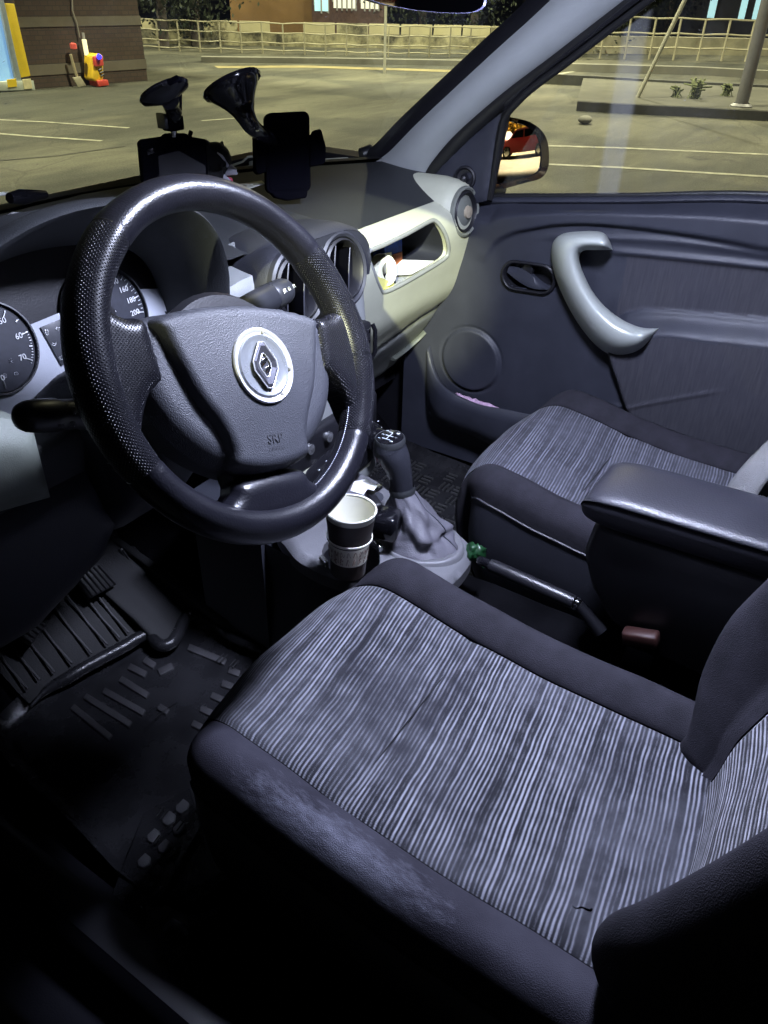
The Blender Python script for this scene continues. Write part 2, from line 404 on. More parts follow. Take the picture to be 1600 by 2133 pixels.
dome('spoke', sp, .001, .0135, .016, M_perf, skirt=.022)
dome('spoke', [(-x, y) for x, y in reversed(sp)], .001, .0135, .016, M_perf, skirt=.022)
bs = cr([(-.095, -.136), (-.068, -.136), (-.052, -.128), (-.045, -.117), (-.02, -.113), (.02, -.113), (.045, -.117), (.052, -.128), (.068, -.136), (.095, -.136), (.06, -.158), (0, -.167), (-.06, -.158)], 5, True)
dome('spoke', bs, -.002, .0125, .02, M_leather, skirt=.016)
# airbag cover in two tiers
bez = cr([(-.120, .036), (-.104, .045), (-.06, .051), (0, .054), (.06, .051), (.104, .045), (.120, .036), (.122, .005), (.120, -.03), (.102, -.064), (.072, -.092), (.032, -.112), (0, -.116), (-.032, -.112), (-.072, -.092), (-.102, -.064), (-.120, -.03), (-.122, .005)], 4, True)
dome('hub_bezel', bez, -.012, .0085, .022, M_pad, skirt=.025)
pad = cr([(-.101, .040), (-.05, .051), (0, .0535), (.05, .051), (.101, .040), (.099, .022), (.092, .000), (.079, -.034), (.062, -.062), (.053, -.085), (.050, -.104), (.02, -.1125), (-.02, -.1125), (-.050, -.104), (-.053, -.085), (-.062, -.062), (-.079, -.034), (-.092, 0), (-.099, .022)], 5, True)
PAD = dome('airbag_cover', pad, .004, .0195, .013, M_pad, step=.003, skirt=.006, extra=lambda p, d: .004*math.exp(-((p[0]/.07)**2+((p[1]+.02)/.06)**2)))
lathe('hub_back', [(.001, -.075), (.075, -.075), (.09, -.05), (.095, -.02), (.09, -.012), (.001, -.012)], w(0, -.02), WN, M_black, T)
prism('spoke_back', [w(*p, -.028) for p in [(-.05, -.06), (.05, -.06), (.04, -.125), (.05, -.15), (-.05, -.15), (-.04, -.125)]], WN*.016, M_black, T)
# badge
EC = (.004, -.010); zt = .0232
def we(a, b, c): return w(EC[0]+a, EC[1]+b, c)
BR = lathe('badge_ring', [(.0375, -.0012), (.0378, .0012), (.0368, .0026), (.0350, .0022), (.0325, .0006), (.0315, .0008)], we(0, 0, zt), WN, mat('badge_ring_metal', (.80, .80, .82), .34, metal=.55, var=.05), T, n=64)
lathe('badge_disc', [(.0320, .0008), (.0300, .0022), (.0270, .0014), (.0245, .0002), (.012, .0006), (.0001, .0008)], we(0, 0, zt), WN, mat('badge_grey', (.38, .40, .43), .28, metal=.6), T, n=48)
for aa in (78, -8, -62):
    c, s_ = math.cos(R(aa)), math.sin(R(aa)); X_ = WX*c+WY*s_; Y_ = WY*c-WX*s_
    box('badge_notch', we(.0345*c, .0345*s_, zt+.0018), (.005, .004, .0009), mat('notch_grey', (.25, .24, .2), .5, var=0), BR, .0003, ax=(X_, Y_, WN))
# the diamond: bands folded round a rhombic hole
def rh(a, b, sc): return [(0, b*sc), (a*sc, 0), (0, -b*sc), (-a*sc, 0)]
vs, fs = [], []
A_, B_ = .0152, .0228
outer = [(-.0035, B_), (.0035, B_*.99), (A_, .0045), (A_, -.0045), (.0035, -B_), (-.0035, -B_*.99), (-A_, -.0045), (-A_, .0045)]
mid = [(x*.80, y*.83) for x, y in outer]; inn = [(x*.47, y*.50) for x, y in outer]
for lst, z in ((outer, .0008), (outer, .0036), (mid, .0050), (inn, .0026), (inn, .0008)):
    for x, y in lst: vs.append(we(x, y, zt+z))
for k in range(4):
    for i in range(8): fs.append((k*8+i, k*8+(i+1) % 8, (k+1)*8+(i+1) % 8, (k+1)*8+i))
EM = mesh('badge_emblem', vs, fs, mat('emblem_facets', (.10, .10, .12), .3, metal=.6, var=0), T, False)
M_edge = mat('emblem_edge', (.75, .76, .80), .35, metal=.4, var=0)
tube('emblem_outline', [we(x, y, zt+.0036) for x, y in outer], .0007, M_edge, EM, n=6, closed=True)
tube('emblem_outline', [we(x, y, zt+.0030) for x, y in inn], .0006, M_edge, EM, n=6, closed=True)
prism('badge_emblem_core', [we(x, y, zt+.0008) for x, y in inn], WN*.0012, mat('emblem_dark', (.05, .05, .06), .3, var=0), T, .0003)
for sgn in (1, -1):
    prism('badge_emblem_fold', [we(sgn*x, sgn*y, zt+.002) for x, y in ((-.0062, .0035), (.0015, .0085), (.0035, .0045), (-.0040, -.0005))], WN*.0022, M_chrome, T, .0003)
text('airbag_lettering', 'SRP', w(.001, -.082, .0212), WX, WY, .0135, mat('moulded_letters', (.035, .036, .044), .6, var=0), PAD, .0004)
text('airbag_lettering', 'AIRBAG', w(.001, -.0915, .0203), WX, WY, .0062, MATS['moulded_letters'], PAD, .0004)

# ------------------------------------------------------------------ steering column and stalks
T = thing('steering_column', 'dark grey column shroud behind the steering wheel with two black stalks', 'steering column', (-.36, .12, .85))
CX = V((1, 0, 0)); CA = (V((0, .20, -.10))-V((0, 0, 0))).normalized(); CU = CA.cross(CX)*-1
if CU.z < 0: CU = -CU
def colp(a, b, c): return V((-.36, .07, .925))+CX*a+CU*b+CA*c
rows = []
for c, hw, top, bot in ((0, .044, .034, -.05), (.006, .052, .040, -.062), (.04, .058, .045, -.075), (.10, .064, .048, -.105), (.17, .070, .045, -.14), (.24, .070, .03, -.16)):
    prof = [(hw, 0), (hw*.98, top*.7), (hw*.75, top*.97), (0, top), (-hw*.75, top*.97), (-hw*.98, top*.7), (-hw, 0), (-hw*.97, bot*.6), (-hw*.72, bot*.95), (0, bot), (hw*.72, bot*.95), (hw*.97, bot*.6)]
    prof = cr(prof, 4, True); rows.append([colp(a, b, c) for a, b in prof])
grid('shroud', rows, M_dash2, T, cu=True, capu=True, sharp=40)
# left stalk
A = at(48, 868, Y=.075); B = at(240, 858, Y=.10)
B = A+(B-A)*1.25
def along(a, b, t): return a+(b-a)*t
M_stalk = mat('stalk_black', (.012, .012, .015), .4, var=0)
SL = tube('indicator_stalk', [along(A, B, t) for t in (-.04, -.035, -.01, .03, .10, .24, .26, .45, .47, .68, .70, 1.0)], [.002, .007, .0115, .0138, .0150, .0155, .0142, .0142, .0155, .0150, .0140, .012], M_stalk, T, n=28)
dA = (B-A).normalized(); nA = ((CP-A)-dA*(CP-A).dot(dA)).normalized(); uA = nA.cross(dA)
if uA.z < 0: uA = -uA
def icon(name, c, xd, yd, zd, kind, s, parent, mt, seed=0):
    """small printed pictograms made of thin raised strokes"""
    vs, fs = [], []
    def seg(a, b): add_bar(vs, fs, V(c)+xd*a[0]*s+yd*a[1]*s, V(c)+xd*b[0]*s+yd*b[1]*s, s*.075, 4)
    def arc(cx, cy, r, a0, a1, n=8):
        P = [(cx+r*math.cos(R(a0+(a1-a0)*k/n)), cy+r*math.sin(R(a0+(a1-a0)*k/n))) for k in range(n+1)]
        for a, b in zip(P, P[1:]): seg(a, b)
    if kind == 'lamp':
        arc(0, 0, .5, -90, 90); seg((0, .5), (0, -.5))
        for y in (-.4, -.13, .13, .4): seg((-.25, y), (-.85, y-.12))
    elif kind == 'lamp2':
        arc(0, 0, .5, -90, 90); seg((0, .5), (0, -.5))
        for y in (-.4, -.13, .13, .4): seg((-.25, y), (-.85, y))
    elif kind == 'fog':
        arc(0, 0, .5, -90, 90); seg((0, .5), (0, -.5)); seg((-.2, .3), (-.8, .2)); seg((-.2, -.05), (-.8, -.15)); seg((-.5, .6), (-.45, -.6))
    elif kind == 'sun':
        arc(0, 0, .28, 0, 360)
        for k in range(6): a = R(60*k); seg((.42*math.cos(a), .42*math.sin(a)), (.7*math.cos(a), .7*math.sin(a)))
    elif kind == 'fuel':
        for a, b in (((-.4, -.6), (.25, -.6)), ((-.3, -.6), (-.3, .6)), ((-.3, .6), (.15, .6)), ((.15, .6), (.15, -.6)), ((-.2, .4), (.05, .4)), ((-.2, .1), (.05, .1)), ((.15, 0), (.45, -.1)), ((.45, -.1), (.45, .3)), ((.45, .3), (.25, .5))): seg(a, b)
    elif kind == 'arrow':
        for a, b in (((-.6, 0), (0, .5)), ((0, .5), (0, .2)), ((0, .2), (.6, .2)), ((.6, .2), (.6, -.2)), ((.6, -.2), (0, -.2)), ((0, -.2), (0, -.5)), ((0, -.5), (-.6, 0))): seg(a, b)
    elif kind == 'oil':
        for a, b in (((-.5, .2), (-.4, -.3)), ((-.4, -.3), (.3, -.3)), ((.3, -.3), (.8, .3)), ((.8, .3), (.3, .1)), ((.3, .1), (-.4, .15)), ((-.5, .2), (-.8, 0)), ((-.1, .15), (-.1, .4)), ((-.25, .4), (.05, .4))): seg(a, b)
    elif kind == 'box':
        for a, b in (((-.5, -.35), (.5, -.35)), ((.5, -.35), (.5, .35)), ((.5, .35), (-.5, .35)), ((-.5, .35), (-.5, -.35)), ((-.3, .35), (-.3, .5)), ((.3, .35), (.3, .5)), ((-.3, 0), (-.1, 0)), ((.1, 0), (.3, 0))): seg(a, b)
    elif kind == 'wiper':
        seg((-.6, -.4), (-.4, .4)); seg((-.4, .4), (.4, .4)); seg((.4, .4), (.6, -.4)); seg((.6, -.4), (-.6, -.4)); seg((0, -.4), (.3, .2))
    return mesh(name, vs, fs, mt, parent)
cyl = lambda t, h: along(A, B, t)+nA*math.sqrt(max(0, .0153**2-h*h))+uA*h
for t, h, k, s in ((.20, -.009, 'lamp', .0048), (.30, -.009, 'lamp2', .0048), (.30, .002, 'fog', .004), (.27, .010, 'sun', .003), (.36, .010, 'sun', .003), (.55, .000, 'fog', .004), (.52, .009, 'sun', .003), (.72, .001, 'fog', .004)):
    icon('print_mark', cyl(t, h)+nA*.0002, dA, uA, nA, k, s, SL, M_grayprint)
# right stalk
A = at(592, 606, Y=.13); B = at(500, 650, Y=.10); B = A+(B-A)*1.5
SR = tube('wiper_stalk', [along(A, B, t) for t in (-.06, -.05, 0, .05, .22, .24, .26, .6, .7, 1.0)], [.001, .010, .0155, .017, .0175, .0155, .0175, .0150, .0140, .013], mat('stalk_grey', (.018, .019, .024), .42), T, n=28)
dA = (A-B).normalized(); nA = ((CP-A)-dA*(CP-A).dot(dA)).normalized(); uA = nA.cross(dA)
if uA.z < 0: uA = -uA
for t, k in ((.02, 'box'), (.10, 'wiper'), (.17, 'lamp')):
    icon('print_mark', along(A, B, t)+nA*.0176, dA, uA, nA, k, .005, SR, M_white)
# ------------------------------------------------------------------ dashboard
D = thing('dashboard', 'two tone dashboard with round air vents, dials and an open shelf before the passenger', 'dashboard', (0, .4, .45))
PZ = [(.40, .500), (.462, .445), (.524, .405), (.596, .355), (.637, .332), (.689, .300), (.74, .285), (.78, .275), (.822, .267), (.85, .268), (.872, .276), (.885, .292), (.893, .315)]
PY = lf(PZ)
def facef(p): return p.y-PY(p.z)
def fz(px, py): 
    q = hit(px, py, facef, 1.0, 2.4); return (q.x, q.z)
# windscreen base line
ws = lf([(-.68, .50), (-.5, .63), (-.25, .72), (0, .745), (.25, .70), (.42, .64), (.56, .565), (.68, .49)])
def wz(x): return .945-.01*abs(x)
# top pad: from the windscreen to the front lip
rows = []
for i in range(70):
    x = -.68+1.36*i/69
    yl = .315 if x > .2 else .30; zl = .8925 if x > .24 else .935
    k = sm(.12, .24, x); zl = .945*(1-k)+.8925*k; yl = .25*(1-k)+.315*k
    k2 = sm(-.12, -.20, x); zl = zl*(1-k2)+.95*k2; yl = yl*(1-k2)+.46*k2
    row = []
    for j in range(26):
        t = j/25; y = yl+(ws(x)-yl)*t
        z = zl+(wz(x)-zl)*(t**.8)+.012*math.sin(math.pi*t)*(1 if x > 0 else .6)
        if t > .94: z -= .03*(t-.94)/.06
        row.append(V((x, y, z)))
    rows.append(row)
grid('top_pad', rows, M_dash, D)
# passenger face (light) with shelf opening
TL = [fz(*p) for p in ((742, 497), (800, 474), (890, 433), (905, 402))]
zt_ = .8935
XL = .205
face_out = [(XL, .60), (XL, .70), (XL, .80), (XL, zt_), (.35, zt_), (.5, zt_), (.66, zt_), (.672, .87), (.674, .80), (.674, .70), (.670, .655), (.55, .640), (.40, .610)]
hole = [fz(*p) for p in ((768, 530), (800, 512), (850, 488), (895, 463), (910, 461), (925, 478), (936, 508), (936, 528), (925, 542), (880, 570), (830, 598), (803, 609), (795, 603), (782, 572))]
hole = cr(hole, 3, True)
mface = lambda p, d: V((p[0], PY(p[1])+(.004 if d < .002 else 0), p[1]))
F = sheet('glove_face', face_out, mface, .009, M_face, D, holes=[hole], lining=V((0, .016, .0)), skirt=V((0, .012, 0)), sharp=50)
# raised soft bead round the opening
bead = [V((p[0], PY(p[1])+.003, p[1])) for p in hole]
tube('shelf_rim', bead, .0045, M_face2, F, n=8, closed=True)
hz = [p[1] for p in hole]; hx = [p[0] for p in hole]
x0, x1, z0, z1 = min(hx)-.004, max(hx)+.004, min(hz)-.002, max(hz)+.004
bin_ = []
# shelf box: rings going inward
rows = []
for dy, sc in ((.016, 1.0), (.018, 1.01), (.10, 1.0), (.125, .93)):
    cxh, czh = (x0+x1)/2, (z0+z1)/2
    rows.append([V((cxh+(p[0]-cxh)*sc, PY(p[1])+dy if dy < .05 else .28+dy, czh+(p[1]-czh)*sc)) for p in hole])
rows.append([V(((x0+x1)/2, .28+.126, (z0+z1)/2))]*len(hole))
grid('shelf_box', rows, M_dash2, F, cu=True)
# glove box lid under the shelf
lid_out = [(XL, .595), (.40, .604), (.55, .634), (.668, .648), (.660, .56), (.640, .47), (.56, .46), (XL, .52)]
G = sheet('glove_box_lid', lid_out, lambda p, d: V((p[0], PY(p[1])+(.006 if d < .004 else 0)+.001, p[1])), .012, M_face2, D, skirt=V((0, .02, 0)))
q = [fz(*p) for p in ((832, 735), (862, 705), (868, 692), (862, 722), (848, 740), (815, 762), (822, 752))]
lat = at(848, 722, X=.55); lat = V((.52, PY(.56)-.006, .56))
c0 = fz(845, 722)
tube('latch_recess', [V((x, PY(z)-.004, z)) for x, z in cr([(c0[0]-.045, c0[1]-.018), (c0[0]-.01, c0[1]-.012), (c0[0]+.03, c0[1]+.008), (c0[0]+.045, c0[1]+.03)], 6)], .009, mat('latch_grey', (.10, .11, .09), .5), G, n=10, flat=.5)
# end cap and lower closing panel
rows = []
pz = [(z, PY(z)) for z in [.40+(.893-.40)*k/30 for k in range(31)]]
for x in (.674, .682):
    rows.append([V((x, y+(.004 if x < .68 else .012), z)) for z, y in pz])
rows.append([V((.684, .56, .40+(.893-.40)*k/30)) for k in range(31)])
grid('end_cap', rows, M_face2, D)
boxes('under_panel', [(.205, .46, .42, .68, .60, .46)], M_black, D)
# end vent pod
M_vane2 = mat('inner_ring_black', (.010, .010, .013), .5, var=0)
def vent(c, ax, r, parent, name, open_=True, mring=None, depth=.05, vanes=3, tilt=20, housing=None):
    ax = V(ax).normalized()
    O = lathe(name, [(r*.98, -.030), (r*1.02, -.002), (r, .006), (r*.93, .0085), (r*.86, .006), (r*.83, -.002)], c, ax, mring or M_face2, parent, n=56)
    lathe('inner_ring', [(r*.835, -.004), (r*.82, .006), (r*.76, .009), (r*.70, .004), (r*.69, -.02)], c, ax, M_vane2, O, n=56)
    x = ax.cross(V((0, 0, 1))).normalized(); z = x.cross(ax)
    if z.z < 0: z = -z
    if open_:
        lathe('duct', [(r*.688, -.0195), (r*.66, -depth), (.0005, -depth-.002)], c, ax, M_vblack, O, n=40)
        xr = x*math.cos(R(tilt))+z*math.sin(R(tilt)); zr = z*math.cos(R(tilt))-x*math.sin(R(tilt))
        for k in range(vanes):
            u = (k-(vanes-1)/2)*(r*.62)
            rows = []
            for q in range(15):
                v = -1+2*q/14; hw = math.sqrt(max(0, (r*.69)**2-u*u))
                p = V(c)+xr*(u+.10*r*math.cos(v*1.57))+zr*(v*hw)
                rows.append([p+ax*(.004*math.cos(v*1.5)), p+ax*(.004*math.cos(v*1.5)-.022)+xr*.012])
            ob = grid('vane', rows, M_vblack, O); tube('vane_edge_highlight', [r_[0] for r_ in rows], .0017, mat('vane_highlight', (.035, .036, .045), .4, var=0), ob, n=8); md = ob.modifiers.new('solid', 'SOLIDIFY'); md.thickness = .0018  # paler tube on the front edge paints in the slat's highlight
    else:
        lathe('flap', [(r*.70, -.002), (r*.5, .006), (r*.28, .009), (.0005, .010)], c, ax, mring or M_face2, O, n=40)
        lathe('centre_knob', [(r*.27, .006), (r*.24, .014), (.0005, .016)], c, ax, mat('knob_tan', (.42, .36, .26), .35), O, n=32, sx=1.0)
        for aa in (120, 200, 330): 
            xx = x*math.cos(R(aa))+z*math.sin(R(aa)); box('mark', V(c)+xx*r*.9+ax*.0075, (.003, .0012, .0015), M_black, O, 0, ax=(xx, ax.cross(xx), ax))
    return O
ec = at(966, 441, X=.630); eax = V((-.10, -1, .10))
lathe('end_vent_pod', [(.072, -.12), (.068, -.05), (.062, -.02), (.056, -.005), (.049, .001)], ec, eax, M_face, D, n=56)
vent(ec, eax, .050, D, 'end_vent', False, mring=mat('vent_green_grey', (.17, .18, .155), .45))
# centre stack
SY = .215
def sy(x, z):
    return SY-.012*math.cos(min(1, abs((x-.03)/.19))*1.57)+max(0, (.83-z))*-.10+.03*sm(.15, .2, x)**2*2
stack_out = [(-.185, .845), (-.175, .90), (-.12, .925), (.03, .93), (.15, .925), (.195, .90), (.203, .80), (.205, .70), (.203, .60), (.198, .50), (-.09, .50), (-.09, .62), (-.10, .74), (-.12, .80)]
V1 = at(712, 562, Y=.190); V2 = at(617, 602, Y=.185)
vh = [[(c.x+.046*math.cos(R(12*k)), c.z+.002+.046*math.sin(R(12*k))) for k in range(30)] for c in (V1, V2)]
ST = sheet('centre_stack', cr(stack_out, 4, True), lambda p, d: V((p[0], sy(*p)+.010*(1-min(1, d/.02))**2, p[1])), .010, mat('stack_grey', (.20, .21, .21), .5, bump=.25, bscale=800, var=.06), D, holes=vh, skirt=V((0, .09, 0)))
vax = V((-.02, -1, .22))
# dark hump that carries the two centre vents
rows = []
for i in range(41):
    x = -.10+.26*i/40; t = (x-.030)/.13
    h = .064*(1-abs(t)**3.2)**.5 if abs(t) < 1 else 0
    row = []
    for dy, k in ((.0, 1.0), (.008, 1.06), (.03, 1.10), (.07, 1.06), (.12, .9), (.18, .6), (.26, .30)):
        row.append(V((x, .196+dy, .892+h*k*(.98 if dy else .94)+.003)))
    rows.append(row)
M_hump = mat('hump_plastic', (.020, .021, .027), .5, bump=.3, bscale=700)
grid('vent_hump', rows, M_hump, D)
pl_ = [(-.10+.26*i/40, .892+1.05*(.060*(1-abs((i/20)-1)**3.2)**.5 if abs(i/20-1) < 1 else 0)) for i in range(41)]
sheet('vent_plate', pl_+[(.155, .870), (-.095, .870)], lambda p, d: V((p[0], .195, p[1])), .012, M_hump, D, holes=vh)
for c in (V1, V2):
    lathe('vent_housing', [(.060, -.10), (.0615, -.03), (.0605, -.006), (.055, .002)], c, vax, M_hump, D, n=56)
    vent(c, vax, .0565, D, 'centre_vent', True, mring=mat('vent_dark_ring', (.019, .020, .026), .5), vanes=2)
# hazard / radio slots
def sp_(x, z, o=0): return V((x, sy(x, z)-o, z))
def srect(name, px0, px1, out, mt, parent, bev=.004, th=.006):
    pass
r0 = at(752, 695, Y=.20)
RD = box('radio', (.046, sy(.09, .745)+.006, .745), (.215, .03, .095), M_black, ST, .006)
box('button_panel', (.03, .188, .635), (.25, .03, .065), M_black, ST, .008)
for kx_ in (-.05, .0, .05, .10): lathe('round_button', [(.009, -.004), (.0085, .004), (.0005, .005)], (kx_, .170, .645), (0, -1, .1), M_ringm, ST, n=24)
box('radio_display', (.07, sy(.09, .745)-.0055, .755), (.10, .002, .035), M_gloss, RD, .001)
for i, (dx, dz) in enumerate(((.140, .03), (.140, .012), (.140, -.006), (.140, -.024))): box('radio_key', (dx, sy(.155, .745)-.010, .748+dz), (.018, .008, .011), M_gloss if i % 2 else M_chrome, RD, .002)
tube('radio_clip', [V((.158, .190, .785)), V((.158, .184, .775)), V((.158, .184, .735)), V((.152, .190, .722))], .004, M_gloss, RD, n=10)
box('switch_slot', (-.02, sy(-.02, .795)+.004, .80), (.12, .02, .022), M_black, ST, .003)
# climate controls
cc = at(663, 968, Y=.205)
CLX = V((1, 0, 0)); 
cl_out = [(cc.x-.075, cc.z-.035), (cc.x-.07, cc.z+.035), (cc.x+.10, cc.z+.045), (cc.x+.125, cc.z+.03), (cc.x+.125, cc.z-.02), (cc.x+.10, cc.z-.04)]
CL = sheet('climate_panel', cr([(a, b) for a, b in cl_out], 4, True), lambda p, d: V((p[0], .172-.004*min(1, d/.01), p[1])), .01, M_black, ST, skirt=V((0, .05, 0)))
sheet('climate_surround', cr([(a+(.002 if a > cc.x else -.016), b+(.012 if b > cc.z else -.018)) for a, b in cl_out], 4, True), lambda p, d: V((p[0], .178-.004*min(1, d/.01), p[1])), .01, M_face, ST, skirt=V((0, .05, 0)))
for dx in (-.028, .045, .11):
    kx, kz = cc.x+dx, cc.z+.006+dx*.1
    KB = lathe('control_knob', [(.0245, 0), (.0235, .010), (.019, .0125), (.018, .022), (.016, .0245), (.0005, .0245)], (kx, .168, kz), (0, -1, .1), M_gloss, CL, n=36)
    lathe('knob_ring', [(.0268, 0), (.0268, .003), (.0245, .004)], (kx, .168, kz), (0, -1, .1), M_black, CL, n=36)
    for k in range(7):
        a = R(210-k*40); box('knob_mark', (kx+.031*math.cos(a), .1665, kz+.031*math.sin(a)), (.0035, .001, .0012), M_white, CL, 0)
box('heat_scale', (cc.x+.005, .165, cc.z-.033), (.07, .002, .006), mat('scale_red', (.62, .12, .16), .5, var=0), CL, .001)
# driver side: cluster hood arch
arch = cr([(-.585, .86), (-.580, .93), (-.560, .99), (-.515, 1.035), (-.44, 1.062), (-.36, 1.068), (-.27, 1.055), (-.215, 1.035), (-.183, 1.0), (-.172, .955), (-.176, .91), (-.18, .86)], 6)
rows = []
for dy, sc, dz in ((.10, .85, -.035), (.03, .93, -.01), (.0, .972, 0), (-.004, .99, .001), (.0, 1.0, .002), (.02, 1.012, .001), (.08, 1.0, -.022), (.16, .985, -.05), (.26, .96, -.085), (.34, .9, -.12)):
    rows.append([V((-.38+(x+.38)*sc, .195+dy+.05*max(0, (1.0-z))*0, .90+(z-.90)*sc+dz*(1 if z > .9 else 0))) for x, z in arch])
grid('cluster_hood', rows, M_dash, D, sharp=70)
# cluster well
def cw(x, z): return V((x, .30+(.90-z)*-.30, z))
wl_out = cr([(-.57, .80), (-.575, .92), (-.55, .985), (-.50, 1.02), (-.44, 1.04), (-.36, 1.045), (-.27, 1.03), (-.21, .995), (-.185, .95), (-.18, .90), (-.185, .80)], 4)
Cn = V((0, -1, .30)).normalized(); CO = V((-.36, .285, .90)); Cx = V((1, 0, 0)); Cy = Cn.cross(Cx)
if Cy.z < 0: Cy = -Cy
def cp(px, py, off=0): return atp(px, py, CO+Cn*off, Cn)
def c2(px, py): q = cp(px, py)-CO; return (q.x, q.dot(Cy))
def cq(p, off=0): return CO+Cx*p[0]+Cy*p[1]+Cn*off
rows = []
for dy in (0, 1):
    rows.append([V((-.38+(x+.38)*(.975 if not dy else .93), .20 if not dy else .31, .90+(z-.90)*(.975 if not dy else .93)-(0 if not dy else .01))) for x, z in arch])
grid('cluster_tunnel', rows, M_dash2, D)
mesh('cluster_back', [V((-.38+(x+.38)*.93, .335, .90+(z-.90)*.90-.012)) for x, z in arch], [tuple(range(len(arch)))], M_black, D, False)
IC = sheet('instrument_panel', [(-.225, -.10), (-.225, .06), (-.15, .13), (0, .15), (.13, .12), (.185, .05), (.185, -.10)], lambda p, d: cq(p, -.006), .02, M_black, D)
plate = mat('cluster_plate', (.36, .38, .43), .5, bump=.2, bscale=900, var=.06)
SPC = c2(222, 655); TAC = c2(-12, 726)
def circ(c, r, n=40, a0=0, a1=360): return [(c[0]+r*math.cos(R(a0+(a1-a0)*k/n)), c[1]+r*math.sin(R(a0+(a1-a0)*k/n))) for k in range(n)]
PL = sheet('dial_surround', [(-.2, -.075), (-.2, .012), (-.12, .028), (0, .034), (.10, .036), (.17, .02), (.176, -.04), (.10, -.07)], lambda p, d: cq(p, -.002), .015, plate, IC)
dialm = mat('dial_face', (.014, .016, .026), .5, var=.3, vscale=200)
for nm, c, rad, labs in (('speedometer', SPC, .058, None), ('rev_counter', TAC, .048, None)):
    DL = lathe(nm, [(.0005, 0), (rad, 0), (rad, .002)], cq(c), Cn, dialm, IC, n=64)
    lathe('dial_ring', [(rad, -.001), (rad+.0015, .004), (rad+.003, .004), (rad+.0042, -.001)], cq(c), Cn, M_ringm if nm == 'rev_counter' else M_dash, DL, n=80)
    if nm == 'speedometer':
        a_ = [math.degrees(math.atan2(*(c2(*p)[i]-c[i] for i in (1, 0)))) for p in ((239, 573), (299, 650))]
        A0, A1 = a_[0], a_[1]   # ticks of 140 and 200
        for k in range(0, 41):
            v = k*5; a = R(A0+(A1-A0)*(v-140)/60); r1 = rad*.955; r0_ = r1-(.0085 if v % 20 == 0 else (.0055 if v % 10 == 0 else .003))
            p, q = (c[0]+r0_*math.cos(a), c[1]+r0_*math.sin(a)), (c[0]+r1*math.cos(a), c[1]+r1*math.sin(a))
            vs, fs = [], []; add_bar(vs, fs, cq(p, .001), cq(q, .001), .0008 if v % 20 == 0 else .0005, 4); mesh('tick', vs, fs, M_white, DL)
            if v % 20 == 0:
                rr = rad*.73; text('dial_number', str(v), cq((c[0]+rr*math.cos(a), c[1]+rr*math.sin(a)), .001), Cx, Cy, .0095, M_white, DL, .0002)
        text('dial_number', 'km/h', cq((c[0]-.002, c[1]+.018), .001), Cx, Cy, .0075, M_white, DL, .0002)
        pe = c2(238, 648); p0 = c2(228, 672)
        vs, fs = [], []; add_bar(vs, fs, cq(p0, .003), cq(pe, .003), .0011, 5); mesh('needle', vs, fs, M_white, DL)
        lathe('needle_hub', [(.0005, .006), (.010, .006), (.011, .001)], cq(c), Cn, M_black, DL, n=24)
    else:
        a_ = [math.degrees(math.atan2(*(c2(*p)[i]-c[i] for i in (1, 0)))) for p in ((45, 697), (58, 748))]
        A0, A1 = a_
        for k in range(0, 15):
            v = k*5; a = R(A0+(A1-A0)*(v-60)/10); r1 = rad*.93; r0_ = r1-(.008 if v % 10 == 0 else .004)
            p, q = (c[0]+r0_*math.cos(a), c[1]+r0_*math.sin(a)), (c[0]+r1*math.cos(a), c[1]+r1*math.sin(a))
            vs, fs = [], []; add_bar(vs, fs, cq(p, .001), cq(q, .001), .0008, 4); mesh('tick', vs, fs, M_white, DL)
            if v % 10 == 0:
                rr = rad*.68; text('dial_number', str(v), cq((c[0]+rr*math.cos(a), c[1]+rr*math.sin(a)), .001), Cx, Cy, .0092, M_white, DL, .0002)
        for k in range(12):
            a = R(A0+(A1-A0)*(60+k-60)/10)
            if k % 5: 
                p, q = (c[0]+rad*.89*math.cos(a), c[1]+rad*.89*math.sin(a)), (c[0]+rad*.93*math.cos(a), c[1]+rad*.93*math.sin(a))
                vs, fs = [], []; add_bar(vs, fs, cq(p, .001), cq(q, .001), .0005, 4); mesh('tick', vs, fs, M_white, DL)
        for px, py, k in ((22, 752, 'sun'), (10, 782, 'fuel'), (33, 778, 'wiper')): icon('warning_symbol', cq(c2(px, py), .001), Cx, Cy, Cn, k, .004, DL, M_grayprint)
WP = prism('warning_panel', [cq(c2(*p), -.001) for p in ((84, 682), (150, 655), (170, 740), (128, 762))], Cn*.0012, mat('warning_glass', (.045, .047, .055), .3, var=0), IC, .0005)
for px, py, k in ((97, 692, 'fuel'), (120, 685, 'arrow'), (112, 717, 'oil'), (127, 746, 'box')): icon('warning_symbol', cq(c2(px, py), .0006), Cx, Cy, Cn, k, .0048, WP, M_white)
# shelf below the dials and the left lower panels
rows = []
for i in range(30):
    x = -.60+.42*i/29
    prof = [(.275, .845), (.24, .838), (.205, .842), (.198, .838), (.195, .825), (.20, .80), (.21, .76)]
    rows.append([V((x, y, z)) for y, z in prof])
grid('cluster_sill', rows, M_dash, D)
def lp(px, py, y=.155): q = at(px, py, Y=y); return (q.x, q.z)
low = [(-.66, .93), (-.60, .925), (-.53, .905)]+[lp(92, 893), lp(108, 960), lp(130, 1048), lp(0, 1086)]+[(-.68, .79)]
sheet('knee_panel', low, lambda p, d: V((p[0], .155+.02*(1-min(1, d/.03))**2, p[1])), .01, mat('lower_grey_plastic', (.185, .205, .175), .55, bump=.3, bscale=800, var=.06), D, skirt=V((0, .06, 0)))
low2 = [lp(0, 1090, .165), lp(132, 1052, .165), lp(150, 1140, .165), lp(60, 1240, .165), lp(0, 1300, .165), (-.70, .66), (-.70, .79)]
